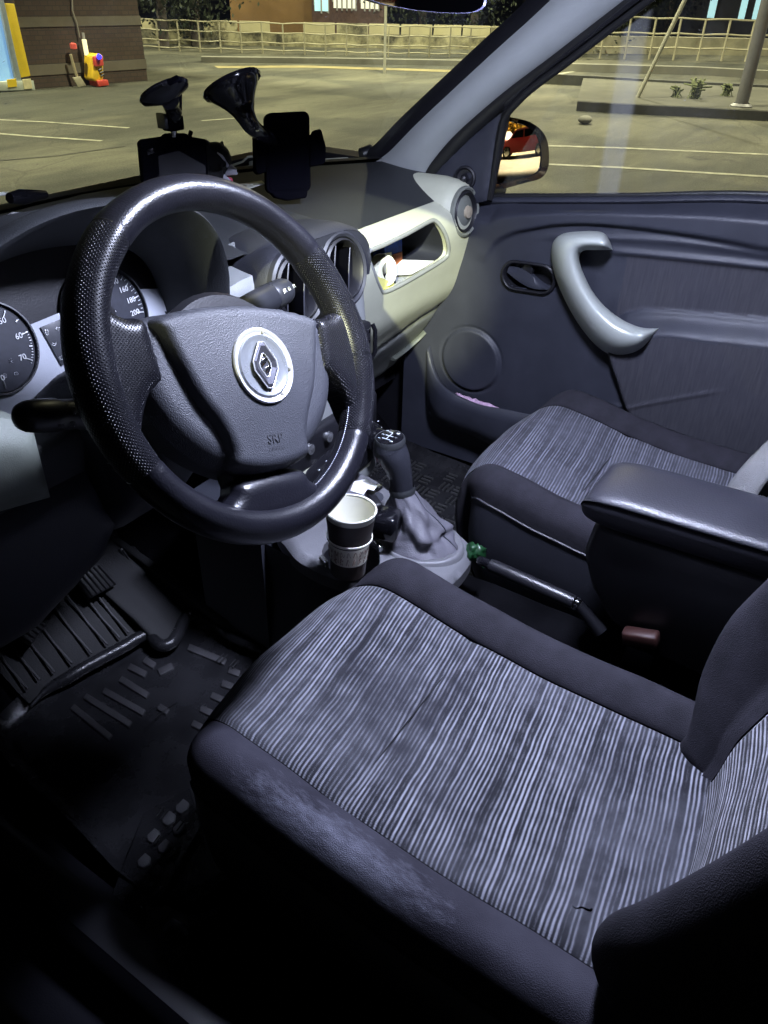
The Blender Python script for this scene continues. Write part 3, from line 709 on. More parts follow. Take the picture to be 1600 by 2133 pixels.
sheet('lower_knee_panel', [(-.68, .785), (-.43, .785), (-.40, .70), (-.43, .66), (-.54, .62), (-.68, .63)], lambda p, d: V((p[0], .185+.02*(1-min(1, d/.03))**2, p[1])), .015, M_dash2, D, skirt=V((0, .15, 0)))
# bulkhead and toe board behind the pedals
# ------------------------------------------------------------------ seats
M_wornf = mk_worn(tuple(at(700, 1765, X=-.55)))
def seat(name, label, cx, zo, yo, Mins, side_hi, driver):
    T = thing(name, label, 'car seat', (cx, -.28+yo, .25))
    # centre line of the cushion, rear to front then down
    cl = cr([(-.56, .530), (-.44, .535), (-.32, .537), (-.20, .550), (-.11, .567), (-.055, .572), (-.012, .560), (.014, .528), (.026, .475), (.020, .41), (.005, .35)], 18)
    n = len(cl); arc = [0]
    for a, b in zip(cl, cl[1:]): arc.append(arc[-1]+math.dist(a, b))
    prof_i = [(-.150, .002), (-.147, .0075), (-.12, .006), (-.08, .003), (-.04, .0008), (0, 0), (.04, .0008), (.08, .003), (.12, .006), (.147, .0075), (.150, .002)]
    prof_b = cr([(.150, .002), (.153, .009), (.165, .020), (.182, .0275), (.197, .0265), (.209, .016), (.2165, .002), (.2185, -.014), (.2185, -.028)], 3)
    def pt(i, u, off, lower=0):
        y, z = cl[i]; a = cl[max(0, i-1)]; b = cl[min(n-1, i+1)]
        ty, tz = b[0]-a[0], b[1]-a[1]; l = math.hypot(ty, tz); ny, nz = -tz/l, ty/l
        if nz < 0 and abs(ty) > 1e-6 and ty > 0: ny, nz = -ny, -nz
        t = i/(n-1)
        k = 1-.27*sm(.43, .72, t)*max(0, abs(u/.22)-.35)**1.5/.524
        hb = 1-.85*sm(.44, .62, t)
        oo = off*hb if off > 0 else off
        oo -= .036*sm(.47, .64, t)*(abs(u)/.22)**2.6
        # soft dents
        o2 = .0025*noise.noise(V((u*14+cx*9, arc[i]*11, 0)))
        # lateral groove across the insert
        g = 0
        if abs(u) <= .150: g = (1-.75*(abs(u)/.15)**5)*(-.0085*math.exp(-((arc[i]-G0-.006*noise.noise(V((u*12, 1, 1))))/.008)**2) - .005*math.exp(-((arc[i]-G0)/.024)**2))
        return V((cx+u*k, y+yo+ny*(oo+o2+g), z+zo+nz*(oo+o2+g)))
    G0 = .352
    # direction of the normal: rotate tangent (y+, z) by +90deg -> (-tz, ty) points up when ty>0 and forward when tz<0
    sub = []
    ins_rows, ins_uv = [], []
    fine = []
    for i in range(n):
        us = [-.150+.300*k/44 for k in range(45)]
        def offi(u):
            for (a, b), (c, d) in zip(prof_i, prof_i[1:]):
                if u <= c+1e-9: return b+(d-b)*(u-a)/(c-a)
            return prof_i[-1][1]
        ins_rows.append([pt(i, u, offi(u)) for u in us]); ins_uv.append([(u+cx*.37, arc[i]) for u in us])
    # refine along the length so the groove is resolved
    def refine(rows, uvr, k=4):
        R_, U_ = [], []
        for a in range(len(rows)-1):
            for q in range(k):
                t = q/k
                U_.append([(p[0], p[1]+(p2[1]-p[1])*t) for p, p2 in zip(uvr[a], uvr[a+1])])
                R_.append([p+(p2-p)*t for p, p2 in zip(rows[a], rows[a+1])])
        R_.append(rows[-1]); U_.append(uvr[-1]); return R_, U_
    grid('seat_insert', ins_rows, Mins, T, uv=ins_uv)
    gi = min(range(n), key=lambda i: abs(arc[i]-G0))
    tube('crease_shade', [pt(min(n-1, gi+int(round(1.3*noise.noise(V((u*12, 1, 1)))))), u, .0024) for u in [-.142+.284*k/30 for k in range(31)]], [.0001+.0008*math.sin(math.pi*k/30)**.3 for k in range(31)], mat('pleat_dark', (.008, .008, .011), .9, var=0), T, n=6)  # dark tube laid along the groove in place of the crease's shade
    for sgn, nm in ((-1, 'bolster'), (1, 'bolster')):
        rows, uvr = [], []
        for i in range(n):
            rows.append([pt(i, sgn*u, o) for u, o in prof_b]); uvr.append([(u*sgn, arc[i]) for u, o in prof_b])
        grid(nm, rows, M_wornf if driver and sgn < 0 else M_fab, T, uv=uvr, flip=sgn < 0)
        edge = [r[-1]+V((0, 0, 0)) for r in rows]
        tube('piping', [p+V((sgn*.001, 0, -.001)) for p in edge], .0022, M_pipe, T, n=7)
        seam = [r[0]+V((0, 0, .0015)) for r in rows[:-4:3]]
        tube('insert_seam', seam, .0009, M_vblack, T, n=5)
        # side of the cushion
        rws = []
        for i in range(n):
            e = rows[i][-1]; t = i/(n-1); zb = .30 if not driver else .33
            zb = min(zb, e.z-.01)
            inn = sgn*.012
            rws.append([e, V((e.x+sgn*.002, e.y, e.z-(e.z-zb)*.3)), V((e.x-inn*.3, e.y-.005, e.z-(e.z-zb)*.65)), V((e.x-inn*2, e.y-.02, zb))])
        grid('side_panel', rws, M_seatpl, T, flip=sgn < 0)
    # front closing flap
    r0_ = [pt(n-1, u, -.0) for u in (-.22, -.11, 0, .11, .22)]
    grid('front_flap', [r0_, [p+V((0, -.03, -.06)) for p in r0_]], M_fab, T)
    box('seat_base', (cx, -.29+yo, .30), (.36, .44, .10), M_black, T, .02)
    # backrest
    LB = R(20); bu = V((0, -math.sin(LB), math.cos(LB))); bn = V((0, math.cos(LB), math.sin(LB))); B0 = V((cx, -.512+yo, .535+zo))
    hs = [0.0, .02, .05, .09, .14, .20, .27, .35, .44, .54, .60, .63]
    prof = [(-.150, 0), (-.10, -.006), (0, -.010), (.10, -.006), (.150, 0)]
    def wk(h): return 1-.26*(1-sm(-.02, .20, h))
    def bl(h): return .042+.034*sm(0, .16, h)
    irows, iuv = [], []
    H = [.66*k/60 for k in range(61)]
    def bp_(u, o, h): return B0+V((u, 0, 0))+bu*h+bn*(o+.015*sm(0, .08, h)-.015+.004*noise.noise(V((u*9, h*9, 3+cx))))
    for h in H:
        us = [-.150+.300*k/30 for k in range(31)]
        irows.append([bp_(u*wk(h), -.010+.012*(abs(u)/.15)**2.2-(.004 if abs(u) > .149 else 0), h) for u in us]); iuv.append([(u, h*1.0) for u in us])
    grid('back_insert', irows, M_strb if driver else Mins, T, uv=[[(a[1]*.15+a[0]*1.0, a[1]) for a in r] for r in iuv])
    for sgn in (-1, 1):
        rows = []
        pb = cr([(.150, -.002), (.154, .010), (.172, .60), (.195, 1.0), (.220, .93), (.240, .55), (.247, .0), (.240, -.55), (.20, -1.1)], 4)
        for h in H:
            b = bl(h); rows.append([bp_(sgn*(.150*wk(h)+(u-.150)*(1 if h > .1 else .55+.45*sm(0, .1, h))), (o*b if abs(o) > .05 else o), h) for u, o in pb])
        # round off the lower end
        first = rows[0]; c = sum(first, V())/len(first)
        rows.insert(0, [p+(c-p)*.25-bu*.012 for p in first]); rows.insert(0, [c-bu*.018 for p in first])
        grid('back_bolster', rows, M_fab, T, flip=sgn < 0)
        tube('insert_seam', [r[0]+bn*.001 for r in rows[2:]], .0009, M_vblack, T, n=5)
    box('back_shell', B0+bu*.33-bn*.085, (.40, .06, .62), M_black, T, .02, ax=(V((1, 0, 0)), bn, bu))
    return T
SD = seat('upholstered_seat', 'near seat with worn bright striped cloth insert and dark bolsters', -.35, 0, 0, M_str, 0, True)
# crease with a torn thread, dark wrinkle line on the near rear corner, stitched tag
q = [at(*p, Z=.5395) for p in ((1178, 1866), (1188, 1884), (1200, 1893), (1212, 1890), (1228, 1896), (1233, 1893))]
tube('loose_thread', [V(p) for p in cr([tuple(p) for p in q], 5)], .0009, M_vblack, SD, n=6)
q = [at(*p, Z=.583) for p in ((1358, 1398), (1352, 1355))]
SP = seat('upholstered_seat', 'far seat beside the door panel, softer grey stripes, behind the armrest', .362, -.022, .020, M_str2, 0, False)
# ------------------------------------------------------------------ armrest
T = thing('padded_console', 'padded black leather armrest with double stitching between the seats', 'armrest', (.05, -.45, .45))
xa, xb = -.012, .118
ys = [(-.262, .55, .0), (-.266, .78, .012), (-.275, .9, .019), (-.292, .97, .0235), (-.32, 1, .026), (-.40, 1, .026), (-.50, 1, .026), (-.62, 1, .026), (-.80, 1, .026)]
ys2 = cr([(a, b, c) for a, b, c in ys], 5)
rows = []
for y, k, h in ys2:
    cxm = (xa+xb)/2; hw = (xb-xa)/2*(.80+.20*(k-.55)/.45); zc = .676+(-.262-y)*.035
    pr = cr([(hw, 0), (hw*1.0, h*.55), (hw*.88, h*.95), (hw*.5, h*1.12), (0, h*1.16), (-hw*.5, h*1.12), (-hw*.88, h*.95), (-hw*1.0, h*.55), (-hw, 0), (-hw*.93, -h*.75), (-hw*.6, -h), (0, -h), (hw*.6, -h), (hw*.93, -h*.75)], 3, True)
    rows.append([V((cxm+a, y, zc+b)) for a, b in pr])
PDm = grid('armrest_pad', rows, M_leather2, T, cu=True, capu=True)
# seam running round the near edge
k0 = 25
near = [r[24] for r in rows]
sel = rows
def strip(idx, off): return [r[idx]+V((-.0012, 0, off)) for r in sel]
lineA = strip(20, .0004)
tube('armrest_seam', lineA, .0012, M_vblack, T, n=6)
vs, fs = [], []
for o in (.0022, -.0022):
    L_ = [p+V((0, 0, o)) for p in lineA]; L_ = resample([tuple(p) for p in L_], .0032, False)
    for a, b in zip(L_[::1], L_[1::1]):
        a_, b_ = V(a), V(b); add_bar(vs, fs, a_, a_+(b_-a_)*.62, .0008, 4)
mesh('armrest_stitching', vs, fs, mat('thread_dark', (.004, .004, .006), .6, var=0), T)
prism('armrest_box', [V((-.004, y, z)) for y, z in ((-.285, .656), (-.278, .60), (-.300, .545), (-.335, .50), (-.40, .47), (-.80, .45), (-.80, .68))], V((.112, 0, 0)), M_black, T, .012, 4)
# ------------------------------------------------------------------ passenger door
T = DR = thing('passenger_door', 'dark trim of the far front door with silver grab handle, round speaker and clear window', 'car door', (.68, -.1, .3))
XD = .655
def yz(px, py, X=XD): q = at(px, py, X=X); return (q.y, q.z)
def line(*pp): return lf([yz(*p) for p in pp])
sill = lf([yz(1000, 424, .69), yz(1300, 424, .69), yz(1600, 424, .69), (-.7, yz(1600, 424, .69)[1]+.02)])
L1 = line((1012, 540), (1031, 509), (1060, 490), (1097, 479), (1180, 466), (1294, 470), (1469, 494), (1640, 528))
L2 = line((1040, 530), (1100, 500), (1180, 492), (1272, 496), (1425, 505), (1640, 536))
L3 = line((1060, 560), (1200, 522), (1285, 525), (1425, 538), (1640, 561))
L4 = line((1240, 700), (1285, 664), (1320, 650), (1381, 647), (1640, 668))
L5 = line((1240, 715), (1377, 690), (1480, 699), (1640, 716))
L6 = line((1290, 848), (1337, 836), (1440, 815), (1547, 796))
YF = lf([(yz(1262, 700)[1], yz(1262, 700)[0]), (yz(1272, 746)[1], yz(1272, 746)[0]), (yz(1285, 785)[1], yz(1285, 785)[0]), (yz(1300, 835)[1], yz(1300, 835)[0]), (yz(1330, 900)[1], yz(1330, 900)[0])])
SPK = yz(981, 750)
def hgt(y, z):
    """how far the trim stands out towards the cabin"""
    s = sill(y); h = 0
    l1 = L1(y); ok1 = sm(.28, .12, y)
    # upper roll
    t = (z-l1)/max(.02, s-l1)
    h += .014*sm(-.12, .12, t)*ok1+.0*(1-ok1)
    h -= .045*sm(.62, 1.05, t)**1.3
    l2, l3 = L2(y), L3(y)
    kf = sm(.12, .05, y); kr = sm(-.03, -.07, y)
    h += .0045*math.exp(-((z-l2)/.006)**2)*kf
    h += .006*math.exp(-((z-l3)/.006)**2)*kr
    h -= .004*sm(l3+.004, l3-.010, z)*kr
    # armrest bulge
    yf = YF(z); fr = sm(yf+.008, yf-.016, y); fr2 = sm(-.075, -.11, y)
    l4, l5 = L4(y), L5(y)
    a = sm(l4+.006, l4-.004, z)*.008+sm(l4-.004, l5-.002, z)*.030
    low = (1-sm(l5, l5-.35, z)*.45)
    h += a*low*(fr if z < l5 else min(fr2, sm(yf+.02, yf-.01, y)+.0))
    h += .003*math.exp(-((z-L6(y))/.004)**2)*sm(-.10, -.13, y)*sm(-.33, -.29, y)
    # speaker
    d = math.hypot(y-SPK[0], (z-SPK[1])*1.0); rs = .077
    h += .007*sm(rs, rs-.006, d)*(1-.35*sm(rs-.006, 0, d)) - .003*math.exp(-((d-rs-.002)/.003)**2)
    # gentle forward dish
    h += .0015*noise.noise(V((y*5, z*5, 0)))
    return h
def sk(p): return V((XD-hgt(*p), p[0], p[1]))
PCY, PCZ = yz(1100, 578, .65)
ny, nz = 260, 190
vs, fs, fk = [], [], []
Y0, Y1 = -.62, .42
for i in range(ny+1):
    y = Y0+(Y1-Y0)*i/ny; s = sill(y)
    for j in range(nz+1):
        z = .26+(s-.26)*j/nz; vs.append(sk((y, z)))
for i in range(ny):
    y = Y0+(Y1-Y0)*(i+.5)/ny; s = sill(y)
    for j in range(nz):
        z = .26+(s-.26)*(j+.5)/nz; a = i*(nz+1)+j
        ax_, az_ = abs(y-PCY), abs(z-PCZ); rx_ = max(0, ax_-.030)
        if math.hypot(rx_, az_) < .0265: continue
        fs.append((a, a+nz+1, a+nz+2, a+1))
        fk.append(1 if (z < L3(y)-.004 and y < -.075 and y < YF(z)-.012 and not (L4(y)+.003 > z > L5(y)-.004)) else 0)
def mk_doorfab():
    mt = mat('door_cloth', (.040, .040, .050), .85, var=.25); N, L = nodes_of(mt); b = N['Principled BSDF']
    tc = N.new('ShaderNodeTexCoord'); mp = N.new('ShaderNodeMapping'); mp.inputs['Scale'].default_value = (1, 260, 22); L.new(tc.outputs['Object'], mp.inputs[0])
    nz_ = N.new('ShaderNodeTexNoise'); nz_.inputs['Scale'].default_value = 1; nz_.inputs['Detail'].default_value = 3; L.new(mp.outputs[0], nz_.inputs['Vector'])
    rp = N.new('ShaderNodeValToRGB'); rp.color_ramp.elements[0].color = (.030, .030, .040, 1); rp.color_ramp.elements[1].color = (.043, .042, .052, 1); rp.color_ramp.elements[0].position = .35; rp.color_ramp.elements[1].position = .7
    L.new(nz_.outputs['Fac'], rp.inputs['Fac']); L.new(rp.outputs['Color'], b.inputs['Base Color'])
    bp = N.new('ShaderNodeBump'); bp.inputs['Strength'].default_value = .5; bp.inputs['Distance'].default_value = .002; L.new(nz_.outputs['Fac'], bp.inputs['Height']); L.new(bp.outputs['Normal'], b.inputs['Normal'])
    return mt
M_dfab = mk_doorfab()
mesh('door_panel', vs, fs, None, DR, mats=[M_door, M_dfab], fmat=fk)
# window sill strip and weather seal
pts = [V((.700, y, sill(y)+.004)) for y in [Y0+(Y1-.12-Y0)*k/30 for k in range(31)]]
tube('sill_strip', pts, (.012), M_door, DR, n=10, flat=.6)
tube('window_seal', [p+V((.008, 0, .008)) for p in pts], .0055, M_rubber, DR, n=8)
rows = [[V((.69, p.y, p.z-.02)), V((.77, p.y, p.z-.02)), V((.77, p.y, .28)), V((.66, p.y, .26))] for p in pts]
grid('outer_skin', rows, mat('car_paint', (.10, .11, .12), .3, var=0, coat=.5), DR)
boxes('door_front_edge', [(.66, .36, .28, .76, .40, .86)], M_black, DR)
# grab handle
outer = [(1276, 519), (1269, 500), (1252, 483), (1205, 482), (1168, 489), (1150, 512), (1152, 560), (1172, 615), (1203, 672), (1240, 718), (1278, 741), (1318, 737), (1349, 716), (1372, 684)]
inner = [(1276, 521), (1262, 521), (1240, 521), (1217, 522), (1208, 531), (1208, 548), (1220, 580), (1236, 609), (1256, 634), (1279, 654), (1304, 670), (1332, 681), (1355, 684), (1373, 683)]
oo = cr(outer, 5); ii = cr(inner, 5)
rows = []
for k, (o, i_) in enumerate(zip(oo, ii)):
    t = k/(len(oo)-1); lift = sm(0, .12, t)*sm(1.0, .86, t)
    xo, xi, xm = .648-.012*lift, .640-.022*lift, .628-.052*lift
    row = []
    for q in range(17):
        s_ = q/16; px = o[0]+(i_[0]-o[0])*s_; py = o[1]+(i_[1]-o[1])*s_
        # ridge nearer the inner side
        r_ = (1-abs((s_-.62)/.62)**2.2) if s_ < .62 else (1-((s_-.62)/.38)**2.2)
        base = xo+(xi-xo)*s_; X = base+(xm-base)*max(0, r_)**.75
        row.append(at(px, py, X=X))
    # back side
    bk = [at(i_[0], i_[1], X=xi+.012), at((i_[0]+o[0])/2, (i_[1]+o[1])/2, X=.650), at(o[0], o[1], X=xo+.010)]
    rows.append(row+bk)
grid('grab_handle', rows, M_silver, DR, cu=True, capu=True, sharp=75)
# inner release lever in its bowl
PC = yz(1100, 578, .65)
def cap_(w_, h_, n=10):
    r = h_/2; l = w_/2-r; o = []
    for k in range(n+1): a = -math.pi/2+math.pi*k/n; o.append((l+r*math.cos(a), r*math.sin(a)))
    for k in range(n+1): a = math.pi/2+math.pi*k/n; o.append((-l+r*math.cos(a), r*math.sin(a)))
    return o
tl = R(3)
def pc(a, b, o): return V((XD-.001-o, PC[0]-(a*math.cos(tl)-b*math.sin(tl)), PC[1]+a*math.sin(tl)+b*math.cos(tl)))
tube('release_rim', [pc(a, b, .004) for a, b in cap_(.121, .059)], .0035, M_black, DR, n=8, closed=True)
RL = grid('release_bowl', [[pc(a*s_, b*s_, o) for a, b in cap_(.125, .062)] for s_, o in ((1.0, .000), (.99, .006), (.95, .0085), (.90, .006), (.87, -.002), (.80, -.016), (.55, -.024), (.01, -.025))], M_black, DR, cu=True)
rows = []
for k in range(15):
    t = k/14; a = -.048+.098*t; lo_ = .004-.026*math.sin(min(1, t*1.15)*math.pi*.62); hi_ = .016-.030*sm(.25, .95, t)
    rows.append([pc(a, hi_, -.012), pc(a, hi_-.001, -.002), pc(a, (hi_+lo_)/2, .002), pc(a, lo_+.002, .0055), pc(a, lo_, .005), pc(a, lo_-.002, -.002), pc(a, lo_, -.012)])
grid('release_lever', rows, mat('lever_dark', (.030, .032, .042), .25), RL, sharp=60)
lathe('release_boss', [(.013, -.012), (.012, -.003), (.0005, -.002)], pc(-.006, .013, 0), (-1, 0, 0), M_black, RL, n=24)
# door pocket at the foot of the panel
rim = [(893, 722), (897, 760), (912, 797), (935, 818), (962, 832), (1000, 846), (1040, 853), (1110, 868), (1200, 890)]
bot = [(890, 735), (888, 800), (893, 848), (910, 876), (945, 893), (985, 908), (1030, 930), (1100, 960), (1200, 1000)]
rr_, bb_ = cr(rim, 5), cr(bot, 5)
rows = []
for k, (a, b) in enumerate(zip(rr_, bb_)):
    t = k/(len(rr_)-1); xr = .648-.055*sm(.0, .45, t); pa = at(a[0], a[1], X=xr); pb = at(b[0], b[1], X=min(.655, xr+.012))
    up_in = V((.010, 0, .0)); c1 = pa+V((.012, -.004, -.002)); md_ = pa+(pb-pa)*.25+V((-.006, 0, 0)); m2 = pa+(pb-pa)*.65+V((-.006, 0, 0))
    rows.append([pa+V((.02, -.01, -.05)), c1, pa+V((.004, -.001, .002)), pa, md_, m2, pb, pb+V((.04, 0, -.01))])
grid('door_pocket', rows, M_door, DR, sharp=80)
# mirror corner cover
tri = [(893, 368), (905, 352), (960, 295), (1010, 250), (1060, 212), (1052, 245), (1040, 290), (1030, 340), (1014, 418), (985, 425), (960, 400)]
tq = [yz(*p, .668) for p in tri]
sheet('mirror_corner_cover', tq, lambda p, d: V((.668+.10*max(0, p[1]-1.0)*-1-.006*min(1, d/.006), p[0], p[1])), .01, M_door, DR, skirt=V((.03, 0, 0)), flip=True)
kc = at(969, 371, X=.660)
MJ = lathe('mirror_adjuster', [(.0245, 0), (.0235, .006), (.020, .007), (.017, .001), (.008, -.001), (.0075, .010), (.006, .016), (.0005, .018)], kc, (-1, -.15, .1), M_black, DR, n=36)
# window channel
chan = [at(x, y, X=.675-.10*max(0, (400-y)/400)) for x, y in ((1020, 414), (1028, 375), (1040, 300), (1052, 245), (1075, 215), (1110, 182), (1180, 130), (1260, 68), (1350, 0), (1400, -40))]
tube('window_channel', [V(p) for p in cr([tuple(p) for p in chan], 5)], .0075, M_rubber, DR, n=8)
frame_o = [(880, 372), (897, 345), (955, 282), (1055, 200), (1150, 128), (1240, 60), (1320, -5), (1370, -45)]
frame_i = [(1015, 420), (1020, 370), (1030, 300), (1046, 240), (1105, 176), (1180, 118), (1340, -5), (1398, -45)]
fo, fi = cr(frame_o, 6), cr(frame_i, 6)
def fx(py): return .672-.13*max(0, (380-py)/400)
rows = []
for a, b in zip(fo, fi): 
    rows.append([at(a[0]+(b[0]-a[0])*t, a[1]+(b[1]-a[1])*t, X=fx(a[1]+(b[1]-a[1])*t)+.012-dx) for t, dx in ((0, 0), (.2, .006), (.6, .008), (1.0, .003))])
grid('door_frame', rows[18:], mat('frame_black', (.008, .008, .011), .45, var=0), DR)
# door glass
def mk_glass(name, tint, dirt_haze, sc=6, refl=.06, reflection_band=None):
    mt = bpy.data.materials.new(name); mt.use_nodes = True; N, L = nodes_of(mt); N.remove(N['Principled BSDF']); out = N['Material Output']
    tr = N.new('ShaderNodeBsdfTransparent'); tr.inputs[0].default_value = (*tint, 1); gl = N.new('ShaderNodeBsdfGlossy'); gl.inputs['Roughness'].default_value = .02
    df = N.new('ShaderNodeBsdfDiffuse'); df.inputs[0].default_value = (.6, .62, .62, 1)
    tc = N.new('ShaderNodeTexCoord'); mp = N.new('ShaderNodeMapping'); mp.inputs['Scale'].default_value = (1, 2.2, .7); L.new(tc.outputs['Object'], mp.inputs[0])
    nz_ = N.new('ShaderNodeTexNoise'); nz_.inputs['Scale'].default_value = sc; nz_.inputs['Detail'].default_value = 7; nz_.inputs['Roughness'].default_value = .7; L.new(mp.outputs[0], nz_.inputs['Vector'])
    rp = N.new('ShaderNodeValToRGB'); rp.color_ramp.elements[0].position = .48; rp.color_ramp.elements[1].position = .8
    rp.color_ramp.elements[0].color = (dirt_haze*.25,)*3+(1,); rp.color_ramp.elements[1].color = (dirt_haze*1.6,)*3+(1,)
    L.new(nz_.outputs['Fac'], rp.inputs['Fac'])
    vo = N.new('ShaderNodeTexVoronoi'); vo.inputs['Scale'].default_value = 38; L.new(tc.outputs['Object'], vo.inputs['Vector'])
    cc_ = N.new('ShaderNodeMath'); cc_.operation = 'LESS_THAN'; cc_.inputs[1].default_value = .07; L.new(vo.outputs['Distance'], cc_.inputs[0])
    sx_ = N.new('ShaderNodeSeparateColor'); L.new(vo.outputs['Color'], sx_.inputs[0]); gt = N.new('ShaderNodeMath'); gt.operation = 'GREATER_THAN'; gt.inputs[1].default_value = .72; L.new(sx_.outputs[0], gt.inputs[0])
    sp2 = N.new('ShaderNodeMath'); sp2.operation = 'MULTIPLY'; L.new(cc_.outputs[0], sp2.inputs[0]); L.new(gt.outputs[0], sp2.inputs[1])
    sp3 = N.new('ShaderNodeMath'); sp3.operation = 'MULTIPLY'; L.new(sp2.outputs[0], sp3.inputs[0]); sp3.inputs[1].default_value = .30
    tot_ = N.new('ShaderNodeMath'); tot_.operation = 'ADD'; tot_.use_clamp = True; L.new(sp3.outputs[0], tot_.inputs[0]); L.new(rp.outputs['Color'], tot_.inputs[1])
    fac = tot_.outputs[0]
    if reflection_band:  # pale band painted into the glass in place of a reflection
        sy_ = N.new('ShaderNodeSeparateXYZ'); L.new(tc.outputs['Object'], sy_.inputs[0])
        a1 = N.new('ShaderNodeMath'); a1.operation = 'MULTIPLY_ADD'; L.new(sy_.outputs[2], a1.inputs[0]); a1.inputs[1].default_value = reflection_band[1]; a1.inputs[2].default_value = reflection_band[0]
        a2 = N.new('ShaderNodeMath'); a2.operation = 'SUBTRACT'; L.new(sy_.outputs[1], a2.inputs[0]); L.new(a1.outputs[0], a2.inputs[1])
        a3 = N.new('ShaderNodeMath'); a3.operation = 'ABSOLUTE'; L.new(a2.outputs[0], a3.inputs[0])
        a4 = N.new('ShaderNodeMapRange'); a4.interpolation_type = 'SMOOTHSTEP'; a4.inputs['From Min'].default_value = reflection_band[2]; a4.inputs['From Max'].default_value = reflection_band[2]*.55; a4.inputs['To Min'].default_value = 0; a4.inputs['To Max'].default_value = 1; L.new(a3.outputs[0], a4.inputs['Value'])
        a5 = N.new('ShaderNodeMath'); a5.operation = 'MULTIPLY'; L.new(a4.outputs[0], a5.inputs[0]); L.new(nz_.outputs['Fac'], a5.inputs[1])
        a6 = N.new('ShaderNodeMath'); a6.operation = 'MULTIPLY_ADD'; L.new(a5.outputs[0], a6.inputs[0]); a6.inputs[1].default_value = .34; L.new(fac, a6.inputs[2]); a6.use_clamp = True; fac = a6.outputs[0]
    m1 = N.new('ShaderNodeMixShader'); L.new(fac, m1.inputs[0]); L.new(tr.outputs[0], m1.inputs[1]); L.new(df.outputs[0], m1.inputs[2])
    m2 = N.new('ShaderNodeMixShader'); m2.inputs[0].default_value = refl; L.new(m1.outputs[0], m2.inputs[1]); L.new(gl.outputs[0], m2.inputs[2]); L.new(m2.outputs[0], out.inputs['Surface'])
    return mt
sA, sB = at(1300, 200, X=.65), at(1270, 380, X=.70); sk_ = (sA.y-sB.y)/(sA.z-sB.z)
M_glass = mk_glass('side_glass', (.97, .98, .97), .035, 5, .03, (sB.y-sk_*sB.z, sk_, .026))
M_wglass = mk_glass('windscreen_glass', (.96, .98, .96), .05, 4, .04)  # dirt level also stands in for hazy reflections on the windscreen
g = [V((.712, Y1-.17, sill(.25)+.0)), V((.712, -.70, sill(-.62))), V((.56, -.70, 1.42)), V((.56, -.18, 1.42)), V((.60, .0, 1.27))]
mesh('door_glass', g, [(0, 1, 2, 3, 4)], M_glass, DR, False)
# outside mirror
mo = [(1043, 249), (1062, 246), (1095, 251), (1122, 267), (1137, 292), (1141, 325), (1138, 352), (1124, 371), (1090, 381), (1058, 390), (1040, 393), (1026, 386), (1024, 330)]
mi = [(1050, 258), (1072, 256), (1098, 264), (1116, 280), (1124, 302), (1126, 330), (1123, 352), (1110, 364), (1075, 374), (1045, 382), (1032, 380), (1034, 330)]
MN = V((-.425, -.90, .048)).normalized(); MP = at(1085, 320, X=.86)
mo3 = [V(p) for p in cr([tuple(atp(x, y, MP, MN)) for x, y in mo], 4, True)]; cM = sum(mo3, V())/len(mo3)
mi3 = [V(p) for p in cr([tuple(atp(x, y, MP, MN)) for x, y in mi], 4, True)]
rows = [[p+(MN*.004) for p in mi3]]
rows += [[cM+(p-cM)*s_+MN*o for p in mo3] for s_, o in ((.985, .006), (1.0, .002), (1.01, -.008), (1.0, -.03), (.9, -.06), (.6, -.085), (.01, -.09))]
nn = len(mi3)
MH = grid('side_mirror', [r for r in [[cM+(p-cM)*.5-MN*.004 for p in mi3]]]+[[p-MN*.003 for p in mi3]]+rows, M_gloss, DR, cu=True, sharp=60)
gX = MN.cross(V((0, 0, 1))).normalized(); gY = gX.cross(MN)
mi2 = [((p-cM).dot(gX), (p-cM).dot(gY)) for p in mi3]
def cvx(p, d): return cM+gX*p[0]+gY*p[1]+MN*(.003-(p[0]**2+p[1]**2)/(2*1.1))
MG = sheet('mirror_glass', mi2, cvx, .006, mat('mirror', (.95, .93, .9), .015, metal=1, var=0), MH, smooth=False)
me_ = MG.data
if sum(p_.normal.dot(MN) for p_ in me_.polygons) < 0: me_.flip_normals()
for p_ in me_.polygons: p_.use_smooth = True
me_.normals_split_custom_set_from_vertices([tuple((MN+(gX*(v.co-cM).dot(gX)+gY*(v.co-cM).dot(gY))/1.1).normalized()) for v in me_.vertices])
tube('mirror_arm', [cM+V((-.02, .03, -.07)), at(1020, 395, X=.74), at(1010, 400, X=.70)], .012, M_black, MH, n=10)
# pink cloth left in the pocket
pk = [(958, 832), (975, 828), (1000, 831), (1020, 841), (1036, 850), (1010, 856), (985, 850)]
rows = []
for i in range(9):
    r_ = []
    for j in range(14):
        px = 950+90*j/13; py = 824+30*(j/13)+16*(i/8)
        r_.append(at(px, py+5*noise.noise(V((j*.9, i*.7, 5)))-4, X=.628-.02*(i/8)+.006*noise.noise(V((j*.8, i*.9, 1)))))
    rows.append(r_)
o = grid('cloth', rows, mat('pink_cloth', (.45, .30, .42), .9, var=.35, vscale=90, bump=.5, bscale=200)); md = o.modifiers.new('solid', 'SOLIDIFY'); md.thickness = .004
tag(o, 'crumpled pink cloth sticking out of the door pocket', 'cloth')
